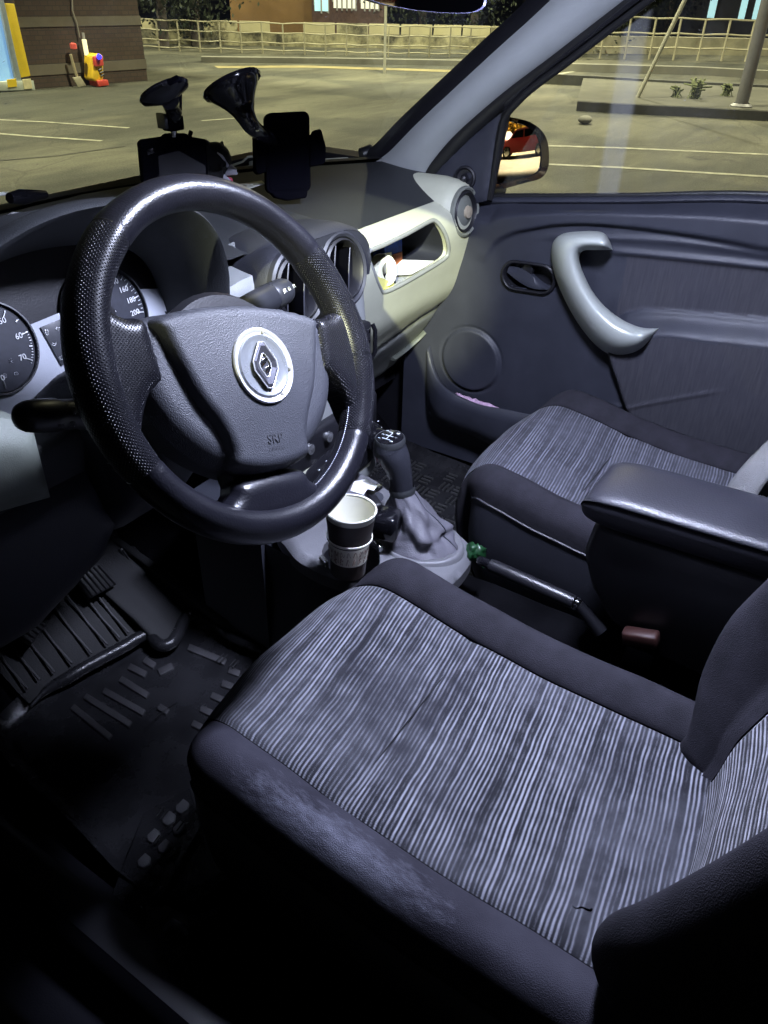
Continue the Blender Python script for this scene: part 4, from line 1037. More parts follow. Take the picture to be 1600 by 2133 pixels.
# ------------------------------------------------------------------ car body round the cabin
B = thing('body_shell', 'body shell with pale grey windscreen pillar trim, roof, sill and carpeted floor', 'car', (0, 0, -.2))
def px_of(z): return .655-.26*(z-.93)
PN = V((1, 0, .26)).normalized(); PP = V((.655, 0, .93))
def pil(px, py, off=0): return atp(px, py, PP-PN*off, PN)
Lf = [(786, 338), (815, 318), (870, 262), (960, 178), (1045, 100), (1110, 42), (1170, -15), (1240, -80)]
Rt = [(884, 368), (903, 335), (955, 275), (1050, 192), (1145, 120), (1225, 58), (1310, -8), (1400, -80)]
Lq, Rq = cr(Lf, 6), cr(Rt, 6)
rows = []
for a, b in zip(Lq, Rq):
    A_, B_ = pil(*a), pil(*b)+V((.012, 0, 0)); row = []
    for k in range(13):
        t = k/12; p = A_+(B_-A_)*t; row.append(p+PN*-(.020*math.sin(math.pi*min(1, t*1.0))**.8)+V((0, .0, 0)))
    rows.append([A_+V((.02, .03, .01))]+row+[B_+V((.02, -.005, 0))])
grid('pillar_trim', rows, M_pillar, B, flip=True)
rows = [[pil(*a)+V((.004, .004, .002)), pil(a[0]-20, a[1]-9)+V((.004, .004, 0)), pil(a[0]-22, a[1]-10)+V((.02, .03, 0))] for a in Lq]
grid('windscreen_frit', rows, M_black, B)
rows = [[pil(b[0]-3, b[1]+2, -.004)+V((0, 0, 0)), pil(b[0]+10, b[1]+8, .002), pil(b[0]+22, b[1]+16, -.02)] for b in Rq]
grid('pillar_seal', rows, M_rubber, B)
tube('trim_foot', [at(752, 322, Y=.56), at(768, 318, Y=.55), at(790, 330, Y=.53), at(800, 345, Y=.50)], [.014, .018, .018, .012], M_black, B, n=12)
# windscreen
WS0 = V((0, .745, .945)); WSN = V((0, .50, .866)).normalized()
def wsp(px, py, off=0): return atp(px, py, WS0-WSN*off, WSN)
rows = []
for i in range(21):
    x = -.70+1.40*i/20; yb = ws(max(-.68, min(.68, x)))+.012
    rows.append([V((x*(1-.14*t), yb+(-.05-yb)*t+.0, .935+(1.42-.935)*t+.03*math.sin(math.pi*t)*(1-(x/.7)**2))) for t in [k/12 for k in range(13)]])
grid('windscreen', rows, M_wglass, B)
rows = [[V((x, ws(max(-.68, min(.68, x)))+o, .940+dz)) for o, dz in ((-.012, .004), (.006, .006), (.03, .0), (.05, -.02))] for x in [-.68+1.36*k/40 for k in range(41)]]
grid('windscreen_base_seal', rows, M_rubber, B)
rows = [[V((x, ws(max(-.68, min(.68, x)))+o, .93+dz)) for o, dz in ((.05, -.02), (.16, -.03), (.17, -.2))] for x in [-.72+1.44*k/30 for k in range(31)]]
grid('scuttle_panel', rows, M_black, B)
# roof, rear and outer skins
M_roof = mat('headlining', (.35, .35, .34), .9, var=.05)
boxes('roof', [(-.58, -2.0, 1.42, .58, -.04, 1.46), (-.62, -2.0, 1.38, -.56, -.55, 1.45), (.56, -2.0, 1.30, .70, -.70, 1.46)], M_roof, B)
boxes('rear_bulkhead', [(-.70, -2.0, .1, .70, -1.95, 1.42), (.68, -2.0, .1, .76, -.72, .95), (-.76, -2.0, .1, -.68, -.80, 1.42), (.60, -1.35, .95, .70, -.72, 1.42)], M_black, B)
boxes('bulkhead', [(-.74, .78, .05, .74, .82, .93), (.70, .42, .05, .76, .82, .93), (-.78, .42, .05, -.70, .82, .93)], M_black, B)
# floor with tunnel, toe board
rows = []
for i in range(61):
    y = -1.95+2.75*i/60; row = []
    for x in [-.72, -.66, -.60, -.50, -.40, -.30, -.20, -.145, -.12, -.09, -.04, 0, .04, .09, .12, .145, .2, .3, .4, .5, .6, .66, .70]:
        z = .232
        if y > .46: z += (y-.46)*.95
        z += .17*sm(.150, .105, abs(x))
        z += .004*noise.noise(V((x*20, y*20, 0)))
        row.append(V((x, y, z)))
    rows.append(row)
grid('floor_pan', rows, M_carpet, B)
# ribbed toe mat, lying on the slope under the pedals
for (x0_, x1_) in ((-.40, -.26),):
    for k in range(9):
        y0_ = .50+.018*k; z0_ = .236+(y0_-.46)*.95; tube('toe_rib', [V((x0_, y0_, z0_)), V((x1_, y0_+.01, z0_+.006))], .0028, M_mat, B, n=6)
# near door sill: step trim and rubber seal
tube('door_seal', [V((-.705, y, .386+.02*math.sin(y*2))) for y in [-.7+1.3*k/20 for k in range(21)]], .010, M_vblack, B, n=10)
rows = [[V((x, y, z)) for x, z in ((-.60, .24), (-.632, .30), (-.645, .345), (-.66, .362), (-.70, .366), (-.735, .350), (-.775, .340), (-.79, .30), (-.79, .05))] for y in [-.8+1.5*k/10 for k in range(11)]]
grid('sill', rows, M_black, B)
q = at(205, 2045, X=-.71)
SE = mat('worn_metal', (.20, .20, .22), .5, metal=.4, var=.4, vscale=60)
lathe('sill_cap', [(.024, -.003), (.022, .008), (.012, .012), (.0005, .013)], q, (0, 0, 1), SE, B, n=28, sx=1.3)
tube('sill_clip', [at(190, 2125, X=-.74), at(200, 2133, X=-.74)], .002, M_chrome, B, n=6)
boxes('toe_side', [(-.72, .30, .2, -.69, .8, .95)], M_black, B)
# central tunnel cover on the driver's side (dark lower console)
# ------------------------------------------------------------------ centre console
C = thing('centre_console', 'low grey centre console tray with cup recess ahead of the gear lever', 'console', (0, 0, .4))
con = [at(*p, Z=.520) for p in ((622, 1118), (640, 1142), (668, 1165), (705, 1184), (745, 1194), (790, 1192))]
cz = .520
c_out = [(p.x, p.y) for p in con]+[(-.095, -.12), (-.075, -.30), (.075, -.30), (.10, -.10), (.115, .05), (.105, .20), (-.10, .20), (-.125, .16)]
cup_c = (.0, 0)
CUPX = at(715, 1150, Z=.53)
CUPC = V((-.108+.0, .052, .485))
c_out = cr([(-.155, .135), (-.163, .09), (-.150, .040), (-.125, .005), (-.108, -.04), (-.085, -.08), (-.04, -.10), (.03, -.095), (.066, -.06), (.078, .05), (.085, .20), (-.10, .20)], 5, True)
hole_c = [(CUPC.x+.004+.046*math.cos(R(15*k)), CUPC.y+.046*math.sin(R(15*k))) for k in range(24)]
def cmap(p, d):
    z = .505+.028*sm(-.02, .16, p[1])-.02*sm(-.02, -.25, p[1])-.012*(1-min(1, d/.014))**2
    z -= .014*sm(.055, .045, math.hypot(p[0]-.015, p[1]-.02))*0
    return V((p[0], p[1], z))
M_cons = mat('console_grey', (.12, .12, .13), .42, bump=.25, bscale=700)
CT = sheet('tray', c_out, cmap, .008, M_cons, C, holes=[hole_c], skirt=V((0, 0, -.02)), lining=V((0, 0, -.045)))
rows = []
sk2 = cr([(-.155, .135), (-.163, .09), (-.150, .040), (-.125, .005), (-.108, -.04), (-.095, -.12), (-.075, -.30)], 5)
rows = [[cmap(p, 0)+V((0, 0, -.01)), V((p[0]+.004, p[1], .44)), V((p[0]-.0, p[1], .36)), V((p[0]-.01, p[1]+.0, .24))] for p in [(-.145, .3), (-.150, .2)]+sk2]
grid('console_side', rows, M_dash2, C)
boxes('console_front', [(-.16, .19, .24, .15, .34, .56)], M_dash2, C)
lathe('cup_well', [(.045, -.0), (.040, -.06), (.0005, -.062)], (CUPC.x+.004, CUPC.y, .51), (0, 0, 1), M_black, CT, n=32)
# two bright clips in the cup holder ring
for a in (150, 200, -30):
    c = V((CUPC.x+.004, CUPC.y, .520)); box('holder_clip', c+V((.047*math.cos(R(a)), .047*math.sin(R(a)), .0)), (.022, .008, .012), M_ringm, CT, .002, ax=(V((-math.sin(R(a)), math.cos(R(a)), 0)), V((math.cos(R(a)), math.sin(R(a)), 0)), V((0, 0, 1))))
# loose electronics and a lighter plug in the tray
P_ = thing('phone_charger', 'black phone charger plug with cable between the cup and gear lever', 'charger', (-.03, .08, .53))
pc_ = at(800, 1085, Z=.56)
box('charger_body', pc_+V((0, 0, -.005)), (.045, .05, .045), M_gloss, P_, .008, ax=(V((.9, .3, 0)).normalized(), V((-.3, .9, 0)).normalized(), V((0, 0, 1))))
pb_ = at(780, 1035, Z=.575)
tube('charger_plug', [pb_+V((.0, .02, -.02)), pb_, pb_+V((-.012, -.016, .012))], [.010, .011, .008], M_dash2, P_, n=12)
box('charger_prong', pb_+V((.015, .006, .006)), (.02, .012, .006), M_chrome, P_, .001)
tube('cable', [V(p) for p in cr([tuple(at(*q_, Z=z)) for q_, z in (((790, 1100), .55), ((770, 1125), .535), ((752, 1140), .53), ((745, 1165), .525), ((742, 1188), .52), ((748, 1215), .47))], 6)], .0022, M_gloss, P_, n=8)
tube('cable', [V(p) for p in cr([tuple(at(*q_, Z=z)) for q_, z in (((812, 1095), .56), ((790, 1112), .545), ((765, 1108), .54), ((770, 1130), .53), ((800, 1140), .52))], 6)], .0018, M_gloss, P_, n=8)
# receipt
rc = [at(*q_, Z=.60) for q_ in ((738, 1003), (762, 997), (786, 1012), (778, 1022), (766, 1018), (757, 1030), (730, 1022))]
o = prism('receipt', rc, V((0, 0, -.0006)), M_paper, None, 0); tag(o, 'torn white receipt lying beyond the paper cup', 'receipt')
o.rotation_euler = (0, 0, 0)
stx = box('lighter', at(778, 1040, Z=.585), (.014, .05, .012), M_black, None, .003, ax=(V((.8, -.6, 0)), V((.6, .8, 0)), V((0, 0, 1)))); tag(stx, 'small black stick shaped lighter behind the paper cup', 'lighter')
# ------------------------------------------------------------------ paper cup
T = thing('paper_cup', 'empty brown printed paper coffee cup with cream inside, in the console cup holder', 'cup', CUPC)
ct = at(731, 1061, Z=.650); cb = ct-V((.004, -.002, .088)); cax = (ct-cb); hh = cax.length; 
M_cup = mat('cup_sleeve', (.030, .022, .020), .5, var=.3, vscale=90)
lathe('cup_wall', [(0.02537, -.02), (0.02752, .02), (0.03569, hh*.98), (0.03595, hh), (0.03483, hh), (0.02666, .0), (.0005, -.002)], cb, cax, mat('cup_cream', (.86, .85, .74), .6, var=.04), T, n=56)
lathe('cup_print', [(0.02580, -.02), (0.02795, .02), (0.03543, hh*.90)], cb, cax, M_cup, T, n=56)
lathe('cup_lip', [(0.03483, hh-.001), (0.03655, hh-.001), (0.03741, hh+.001), (0.03655, hh+.003), (0.03483, hh+.002)], cb, cax, MATS['cup_cream'], T, n=56)
lathe('cup_band', [(0.03199, hh*.46), (0.03320, hh*.465), (0.03354, hh*.50), (0.03234, hh*.505)], cb, cax, MATS['cup_cream'], T, n=56)
ca = cax.normalized(); cxx = ca.cross(V((0, 0, 1))).normalized(); 
vs, fs = [], []
tocam = (CP-cb); tocam = (tocam-ca*tocam.dot(ca)).normalized(); sx_ = ca.cross(tocam)
def cpt(a, h): r_ = (.0325+(.0412-.0325)*(h/hh))*.86+.0007; return cb+ca*h+tocam*(r_*math.cos(a))+sx_*(r_*math.sin(a))
for k in range(9):
    a0 = -1.2+.3*k
    for (cx_, cy_, r_) in ((0, 0, .05), (.02, .01, .09), (-.03, -.006, .07)):
        P__ = [cpt(a0+cx_+r_*math.cos(t), hh*.22+cy_+r_*.05*math.sin(t*2+k)) for t in [i*.5 for i in range(10)]]
        for p, q in zip(P__, P__[1:]): add_bar(vs, fs, p, q, .0003, 4)
for k in range(5):
    add_bar(vs, fs, cpt(-.75+.09*k, hh*.14), cpt(-.72+.09*k, hh*.36), .0004, 4)
mesh('cup_pattern', vs, fs, mat('cup_ink', (.20, .12, .09), .6, var=0), T)
# ------------------------------------------------------------------ gear lever
T = thing('gear_lever', 'gear lever with black knob and wrinkled grey gaiter beside the passenger footwell', 'gear lever', (0, .01, .5))
gk = at(812, 922, X=.0); gn = at(838, 1015, X=.0)
path = [(gk+V((0, .0, .004))), at(812, 935, X=0), at(822, 955, X=0), at(831, 980, X=0), at(836, 1008, X=0), at(838, 1022, X=0)]
tube('knob', [V(p) for p in cr([tuple(p) for p in path], 6)], [r_ for r_ in [q[0] for q in cr([(.0235,), (.0265,), (.0245,), (.0205,), (.0185,), (.0180,)], 6)]], mat('knob_leather', (.022, .023, .03), .33, bump=.3, bscale=500), T, n=28)
kx = (path[0]-path[2]).normalized(); kx = (kx+V((-.1, -.25, .35))).normalized()
KC = lathe('knob_cap', [(.0245, -.004), (.0242, .003), (.0225, .006), (.0215, .0055)], path[0], kx, M_dash, T, n=40)
lathe('knob_disc', [(.0215, .0054), (.012, .0072), (.0005, .0078)], path[0], kx, M_gloss, T, n=40)
gx = V((1, 0, 0)); gx = (gx-kx*gx.dot(kx)).normalized(); gy = kx.cross(gx)
vs, fs = [], []
for a, b in (((-.010, .007), (-.010, -.007)), ((0, .007), (0, -.007)), ((.010, .007), (.010, 0)), ((-.010, 0), (.010, 0))): add_bar(vs, fs, path[0]+kx*.0083+gx*a[0]+gy*a[1], path[0]+kx*.0083+gx*b[0]+gy*b[1], .0006, 4)
mesh('shift_pattern', vs, fs, M_white, KC)
for s_, a in (('1', (-.012, .011)), ('3', (0, .0115)), ('5', (.012, .011)), ('2', (-.012, -.011)), ('4', (0, -.0115)), ('R', (.012, -.009))):
    text('shift_number', s_, path[0]+kx*.008+gx*a[0]+gy*a[1], gx, gy, .0065, M_white, KC, .0002)
# gaiter: folded cone
rows = []
topc = at(838, 1020, X=0); botc = V((.004, -.006, .500))
for i in range(30):
    t = i/29; c = topc+(botc-topc)*t+V((0, -.006*math.sin(t*3.14), 0)); rx = .0195+.036*t**1.15; ry = .0195+.050*t**1.1
    row = []
    for k in range(56):
        a = 2*math.pi*k/56; f = 1+(.11*math.sin(3*a+5*t+.4)+.10*math.sin(5*a-9*t)+.07*math.sin(8*a+13*t)+.03*math.sin(15*a-6*t))*math.sin(math.pi*t)**.8
        f += .12*math.exp(-((t-.62)/.09)**2)*math.cos(a+1.2)+.08*math.exp(-((t-.82)/.07)**2)*math.cos(a-.3)-.07*math.exp(-((t-.72)/.05)**2)
        row.append(c+V((rx*f*math.cos(a), ry*f*math.sin(a), .004*math.sin(4*a)*t)))
    rows.append(row)
grid('gaiter', rows, M_boot, T, cu=True)
tube('gaiter_seam', [r_[44] for r_ in rows], .0010, M_dash2, T, n=6)
lathe('gaiter_ring', [(.0205, -.006), (.0215, 0), (.0200, .005)], topc, (path[-2]-path[-1]), M_dash, T, n=28)
rows = [[V((.004+a*s_, -.008+b*s_*1.0, z)) for a, b in [(.058*math.cos(R(10*k)), .072*math.sin(R(10*k))) for k in range(36)]] for s_, z in ((1.12, .498), (1.08, .508), (1.0, .511), (.93, .505), (.86, .507), (.80, .500))]
grid('gaiter_frame', rows, M_cons, T, cu=True)
# ------------------------------------------------------------------ handbrake
T = thing('handbrake_lever', 'black handbrake lever with shiny collar between the two seats', 'handbrake', (0, -.2, .45))
h0, h1 = at(1000, 1167, X=.0), at(1205, 1259, X=.0)
al = lambda t: h0+(h1-h0)*t
tube('grip', [al(t) for t in (.10, .105, .13, .5, .9, .955, .96)], [.007, .0098, .0108, .0112, .0110, .0104, .009], M_black, T, n=20)
tube('button', [al(t) for t in (-.03, -.02, .0, .10, .11)], [.003, .0062, .0075, .0078, .0078], M_gloss, T, n=16)
tube('collar', [al(t) for t in (.965, .97, 1.0, 1.01)], [.007, .0104, .0100, .006], M_chrome, T, n=20)
tube('lever_arm', [al(1.0), al(1.25)+V((0, 0, -.03))], [.008, .012], M_black, T, n=12)
vs, fs = [], []
for k in range(12):
    p = al(.16+.06*k); add_bar(vs, fs, p+V((-.007, 0, .0085)), p+V((.007, 0, .0085)), .0004, 4)
# green crumpled packet
rows = []
gc = V((.03, -.075, .50))
for i in range(10):
    rr_ = []
    for j in range(12):
        p = at(968+42*j/11, 1142+34*i/9-12*math.sin(j*.3), X=.045); n_ = noise.noise(V((i*.6, j*.6, 3)))
        rr_.append(p+V((.016*n_-.01*math.sin(math.pi*i/9)*math.sin(math.pi*j/11)*2, .006*n_, 0)))
    rows.append(rr_)
o = grid('green_packet', rows, mat('green_plastic', (.008, .042, .014), .35, var=.5, vscale=60)); md = o.modifiers.new('solid', 'SOLIDIFY'); md.thickness = .003
tag(o, 'crumpled green plastic packet tucked in front of the handbrake', 'packet')
# seat belt buckle, red button, deep between the seats
T = thing('belt_buckle', 'dark red seat belt buckle down beside the driver seat cushion', 'buckle', (.02, -.38, .4))
bq = at(1335, 1328, X=-.02)
box('buckle_button', bq+V((0, 0, 0)), (.022, .05, .022), mat('buckle_red', (.030, .010, .008), .5, var=.1), T, .004, ax=(V((1, 0, 0)), V((0, .95, -.3)).normalized(), V((0, .3, .95)).normalized()))
box('buckle_body', bq+V((.0, -.005, -.045)), (.022, .045, .07), M_vblack, T, .005)
# seat belt running over the passenger seat
T = thing('seat_belt', 'grey webbing belt coming down over the passenger backrest', 'seat belt', (.2, -.5, .6))
bw = [(at(1512, 1016, X=.16), at(1566, 1052, X=.13)), (at(1540, 978, X=.175), at(1600, 1000, X=.15)), (at(1580, 935, X=.20), at(1650, 955, X=.17)), (at(1640, 880, X=.23), at(1710, 905, X=.20))]
rows = []
for a, b in bw: rows.append([a+(b-a)*t+V((-.006*math.sin(math.pi*t), 0, .004*math.sin(math.pi*t))) for t in [k/8 for k in range(9)]])
rows = [[V(p) for p in r] for r in zip(*[cr([tuple(p) for p in c_], 5) for c_ in zip(*rows)])]
o = grid('webbing', rows, mat('belt_grey', (.11, .11, .11), .85, bump=.6, bscale=900), T); md = o.modifiers.new('solid', 'SOLIDIFY'); md.thickness = .0015
T2 = thing('label_card', 'black card with a white printed edge lying behind the armrest', 'card', (.2, -.5, .7))
cdq = [at(1560, 1031, X=.16), at(1660, 1049, X=.16), at(1660, 1000, X=.20), at(1572, 1012, X=.19)]
prism('card_body', [cdq[0], cdq[1], at(1660, 985, X=.22), at(1592, 990, X=.22)], V((0, 0, -.003)), M_black, T2, .0005)
vs, fs = [], []
for k in range(22):
    t0_ = k/22; t1_ = t0_+random.uniform(.012, .036); p = cdq[0]+(cdq[1]-cdq[0])*t0_; q = cdq[0]+(cdq[1]-cdq[0])*t1_
    add_bar(vs, fs, p+V((-.001, 0, random.uniform(0, .003))), q+V((-.001, 0, random.uniform(0, .003))), .0014, 4)
mesh('card_print', vs, fs, M_white, T2)
# ------------------------------------------------------------------ shelf contents
PYf = lambda z: .30
o = prism('blue_box', [V((.405+.0, .37, .80))]*0+[at(x, y, Y=.352) for x, y in ((800, 512), (838, 497), (838, 560), (806, 566))], V((0, .03, 0)), mat('carton_blue', (.02, .10, .55), .45, var=.4, vscale=80), None, .001)
tag(o, 'small blue carton with an orange corner standing at the back of the dashboard shelf', 'carton')
o = prism('orange_sachet', [at(x, y, Y=.349) for x, y in ((815, 532), (838, 524), (838, 554), (812, 562))], V((0, .002, 0)), mat('sachet_orange', (.55, .17, .06), .5, var=.4, vscale=150), None, 0)
tag(o, 'orange printed sachet leaning on the blue carton', 'sachet')
o = prism('note_paper', [at(x, y, Y=.335) for x, y in ((790, 530), (816, 525), (818, 556), (800, 572))], V((0, .001, 0)), mat('cream_paper', (.75, .74, .55), .8, var=.05), None, 0)
tag(o, 'cream slip of paper upright behind the paper roll', 'paper')
rows = []
ra, rb = at(800, 562, Y=.325), at(788, 575, Y=.302)
T = thing('paper_roll', 'loose roll of pale yellow tissue at the near end of the dashboard shelf', 'paper roll', (.38, .31, .76))
rol = mat('roll_paper', (.74, .74, .56), .8, var=.08, vscale=80, bump=.4, bscale=120)
c1_, c2_ = at(808, 568, Y=.320), at(784, 560, Y=.318)
rows = []
for k in range(9):
    t = k/8; c = at(788+22*t, 560+4*t, Y=.318-.022*t); wv = 1+.05*math.sin(k*2.1)
    rows.append([c+_r*(.0155*wv*math.cos(a)+.006*math.sin(a))+_u*(.0275*wv*math.sin(a)-.010*math.cos(a)) for a in [2*math.pi*q/32 for q in range(32)]])
o1 = grid('roll_body', rows, rol, T, cu=True); md = o1.modifiers.new('solid', 'SOLIDIFY'); md.thickness = .0016
rows = [[p+(q-p)*.55 for q in rows[-2]] for p in [sum(rows[-2], V())/32]]+[rows[-2]]
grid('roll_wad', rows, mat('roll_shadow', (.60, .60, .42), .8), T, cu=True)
prism('roll_tail', [at(x, y, Y=.290) for x, y in ((776, 572), (792, 578), (822, 590), (818, 600), (800, 606), (792, 602))], V((0, .004, 0)), mat('yellow_tissue', (.75, .72, .22), .7, var=.1), T, 0)
for i, (poly, lab, mt_) in enumerate(((((815, 562), (838, 541), (904, 543), (884, 556), (858, 570), (822, 572)), 'white till receipt spread on top of the papers in the shelf', M_paper), (((820, 577), (850, 569), (886, 560), (868, 577), (826, 592)), 'grey printed leaflet under the receipt in the shelf', mat('leaflet_grey', (.30, .31, .30), .6, var=.6, vscale=260)))):
    pts_ = [hit(x, y, lambda p: p.z-(.787-.010*i+.35*(p.y-.30)), 1.0, 2.4) for x, y in poly]
    o = prism('receipt' if i == 0 else 'leaflet', pts_, V((0, 0, -.0015)), mt_, None, 0); tag(o, lab, 'receipt' if i == 0 else 'leaflet')
# printing on the receipt
# ------------------------------------------------------------------ things on the windscreen
T = thing('phone_holder', 'black phone cradle on a curved trumpet suction arm fixed to the windscreen', 'phone holder', (.28, .5, .95))
HN = (CP-at(600, 320, Y=.45)); HN = V((HN.x*.55, HN.y, .25)).normalized(); HP = at(600, 320, Y=.44)
hp = lambda x, y, o=0: atp(x, y, HP+HN*o, HN)
def rrect(x0, y0, x1, y1, r, n=5):
    o = []
    for cx_, cy_, a0 in ((x1-r, y0+r, -90), (x1-r, y1-r, 0), (x0+r, y1-r, 90), (x0+r, y0+r, 180)):
        for k in range(n+1): a = R(a0+90*k/n); o.append((cx_+r*math.cos(a), cy_+r*math.sin(a)))
    return o
prism('cradle', [hp(x+(y-320)*.02, y-(x-600)*.05) for x, y in rrect(554, 233, 647, 402, 14)], -HN*.016, M_hold, T, .003, 3)
prism('cradle_face', [hp(x+(y-320)*.02, y-(x-600)*.05, .001) for x, y in rrect(560, 240, 641, 396, 10)], -HN*.004, M_hold, T, .001)
prism('clamp_arm', [hp(*p, .004) for p in ((531, 284), (537, 286), (540, 294), (556, 292), (556, 358), (540, 364), (533, 358))], -HN*.022, M_hold, T, .003)
prism('clamp_arm', [hp(*p, .004) for p in ((646, 283), (654, 278), (657, 272), (664, 268), (671, 270), (676, 290), (680, 305), (679, 338), (674, 343), (646, 348))], -HN*.022, M_hold, T, .004)
prism('foot', [hp(*p) for p in ((562, 398), (575, 412), (600, 418), (640, 412), (642, 396))], -HN*.02, M_hold, T, .003)
sc = wsp(484, 172, .006)
sc_ax = -WSN
b0 = wsp(481, 172, .004)
bell = [b0-WSN*k for k in (0, .006, .014, .024, .036, .050)]+[at(524, 262, Y=b0.y-.026), at(540, 276, Y=b0.y-.012), at(570, 294, Y=b0.y+.030)]
bell = cr([tuple(p) for p in bell], 6)
br_ = [q[0] for q in cr([(.043,), (.0425,), (.038,), (.0295,), (.0215,), (.0155,), (.0130,), (.0118,), (.0110,)], 6)]
tube('trumpet_arm', [V(p) for p in bell], br_, M_gloss, T, n=32)
lathe('suction_disc', [(.0005, .0), (.046, .0), (.048, .004), (.046, .008), (.03, .012)], wsp(481, 172, .002), sc_ax, M_gloss, T, n=44)
T = thing('dash_camera', 'boxy black dash camera hanging from a round suction mount on the windscreen', 'dash camera', (.12, .55, .98))
DN = V((-.55, -.80, .15)).normalized(); DP = at(365, 330, Y=.52)
dp_ = lambda x, y, o=0: atp(x, y, DP+DN*o, DN)
prism('camera_body', [dp_(*p) for p in ((290, 296), (297, 290), (340, 284), (348, 277), (388, 277), (396, 284), (430, 290), (436, 400), (306, 400), (297, 375))], -DN*.035, M_hold, T, .004, 3)
prism('camera_screen', [dp_(*p, .0006) for p in ((330, 325), (372, 314), (428, 345), (430, 395), (334, 395))], -DN*.001, mat('screen_dark', (.016, .016, .020), .25, var=0), T, 0)
prism('camera_buttons', [dp_(*p, .001) for p in ((305, 312), (318, 308), (322, 318), (308, 324))], -DN*.002, M_gloss, T, .0005)
lathe('suction_cup', [(.0005, .0), (.035, .0), (.037, .003), (.035, .007), (.022, .012), (.012, .016), (.0005, .017)], wsp(340, 186, .002), -WSN, M_gloss, T, n=44)
tube('suction_lever', [wsp(352, 172, .012), wsp(370, 163, .014), wsp(374, 166, .012)], .004, M_hold, T, n=8)
tube('mount_neck', [wsp(352, 205, .012), at(356, 218, Y=.485), at(362, 232, Y=.49), at(360, 243, Y=.50)], [.014, .0125, .0125, .012], M_gloss, T, n=20)
tube('mount_lever', [at(371, 178, Y=.47), at(372, 200, Y=.475), at(372, 235, Y=.49)], .0055, M_hold, T, n=10)
box('mount_clamp', at(360, 256, Y=.505), (.030, .021, .021), M_hold, T, .003)
box('mount_clamp', at(338, 252, Y=.505), (.006, .02, .022), M_dash, T, .002)
tube('mount_pin', [at(362, 268, Y=.51), at(362, 282, Y=.515)], .005, M_chrome, T, n=10)
tube('aerial', [at(394, 290, Y=.52), at(398, 273, Y=.52)], .0035, M_hold, T, n=10)
# dog figurine
T = thing('dog_figurine', 'toy dog with black coat, white muzzle and red tongue standing on the dashboard', 'figurine', (.27, .55, .94))
M_wh = mat('toy_white', (.62, .62, .70), .7, var=.05); M_fur = mat('toy_black', (.010, .010, .013), .8, bump=.5, bscale=300)
G1 = at(440, 345, Y=.545)
def blob(name, c, rx, ry, rz, ax, mt, parent, n=20):
    X, Y, Z = ax; rows = []
    for i in range(n+1):
        a = math.pi*i/n; rows.append([V(c)+Z*(rz*math.cos(a))+X*(rx*math.sin(a)*math.cos(b))+Y*(ry*math.sin(a)*math.sin(b)) for b in [2*math.pi*k/28 for k in range(28)]])
    return grid(name, rows, mt, parent, cu=True)
vx = _r; vy = _u; vz = -_f
blob('body', at(420, 350, Y=.56), .040, .048, .034, (vx, vy, vz), M_fur, T)
H_ = blob('head', at(450, 333, Y=.545), .027, .030, .026, (vx, vy, vz), M_fur, T)
for (x, y, x2, y2) in ((458, 310, 463, 294), (428, 300, 420, 290)): tube('ear', [at(x, y, Y=.545), at((x+x2)/2+1, (y+y2)/2, Y=.545), at(x2, y2, Y=.545)], [.008, .0055, .001], M_fur, H_, n=12)
mz = [at(*p, Y=y) for p, y in (((462, 352), .538), ((470, 352), .530), ((480, 354), .524), ((488, 357), .520), ((493, 360), .519))]
tube('muzzle', mz, [.010, .0125, .0105, .0075, .0045], M_wh, H_, n=20, flat=.9)
tube('face_stripe', [at(453, 318, Y=.523), at(462, 325, Y=.521), at(468, 335, Y=.521), at(473, 346, Y=.521)], [.0012, .0022, .0028, .0045], M_wh, H_, n=10)
tube('jaw', [at(463, 366, Y=.53), at(470, 374, Y=.526), at(480, 378, Y=.522)], [.005, .006, .004], M_wh, H_, n=12)
tube('tongue', [at(476, 369, Y=.524), at(482, 373, Y=.520), at(485, 381, Y=.519)], [.003, .0045, .003], mat('tongue_red', (.6, .08, .15), .4, var=0), H_, n=10, flat=.5)
blob('nose', at(493, 357, Y=.516), .0028, .0028, .0028, (vx, vy, vz), M_gloss, H_, 10)
blob('eye', at(467, 346, Y=.518), .0014, .0014, .0014, (vx, vy, vz), M_gloss, H_, 8)
# bright strip (wipers seen through the glass)
M_wip = mat('pale_plastic', (.5, .5, .42), .5, var=.2, vscale=50)
T = thing('wiper', 'windscreen wiper arm resting at the foot of the glass behind the dog figurine', 'wiper', (.5, .72, .93))
tube('wiper_arm', [at(x, y, Y=yy) for x, y, yy in ((484, 345, .74), (505, 337, .74), (516, 327, .735), (530, 326, .73), (546, 333, .72), (560, 342, .71))], .0026, M_wip, T, n=8)
tube('wiper_blade', [at(x, y, Y=yy) for x, y, yy in ((484, 352, .73), (525, 347, .72), (560, 342, .70), (650, 335, .66), (745, 329, .61))], .0032, M_wip, T, n=8)
box('wiper_joint', at(528, 343, Y=.72), (.014, .016, .014), M_wip, T, .002)
o = prism('parking_card', [at(x, y, Z=.958) for x, y in ((492, 384), (545, 376), (551, 381), (512, 393))], V((0, 0, -.002)), mat('card_silver', (.55, .57, .48), .4, var=.2, vscale=60), None, 0)
tag(o, 'silvery card lying flat on the dashboard beside the dog figurine', 'card')
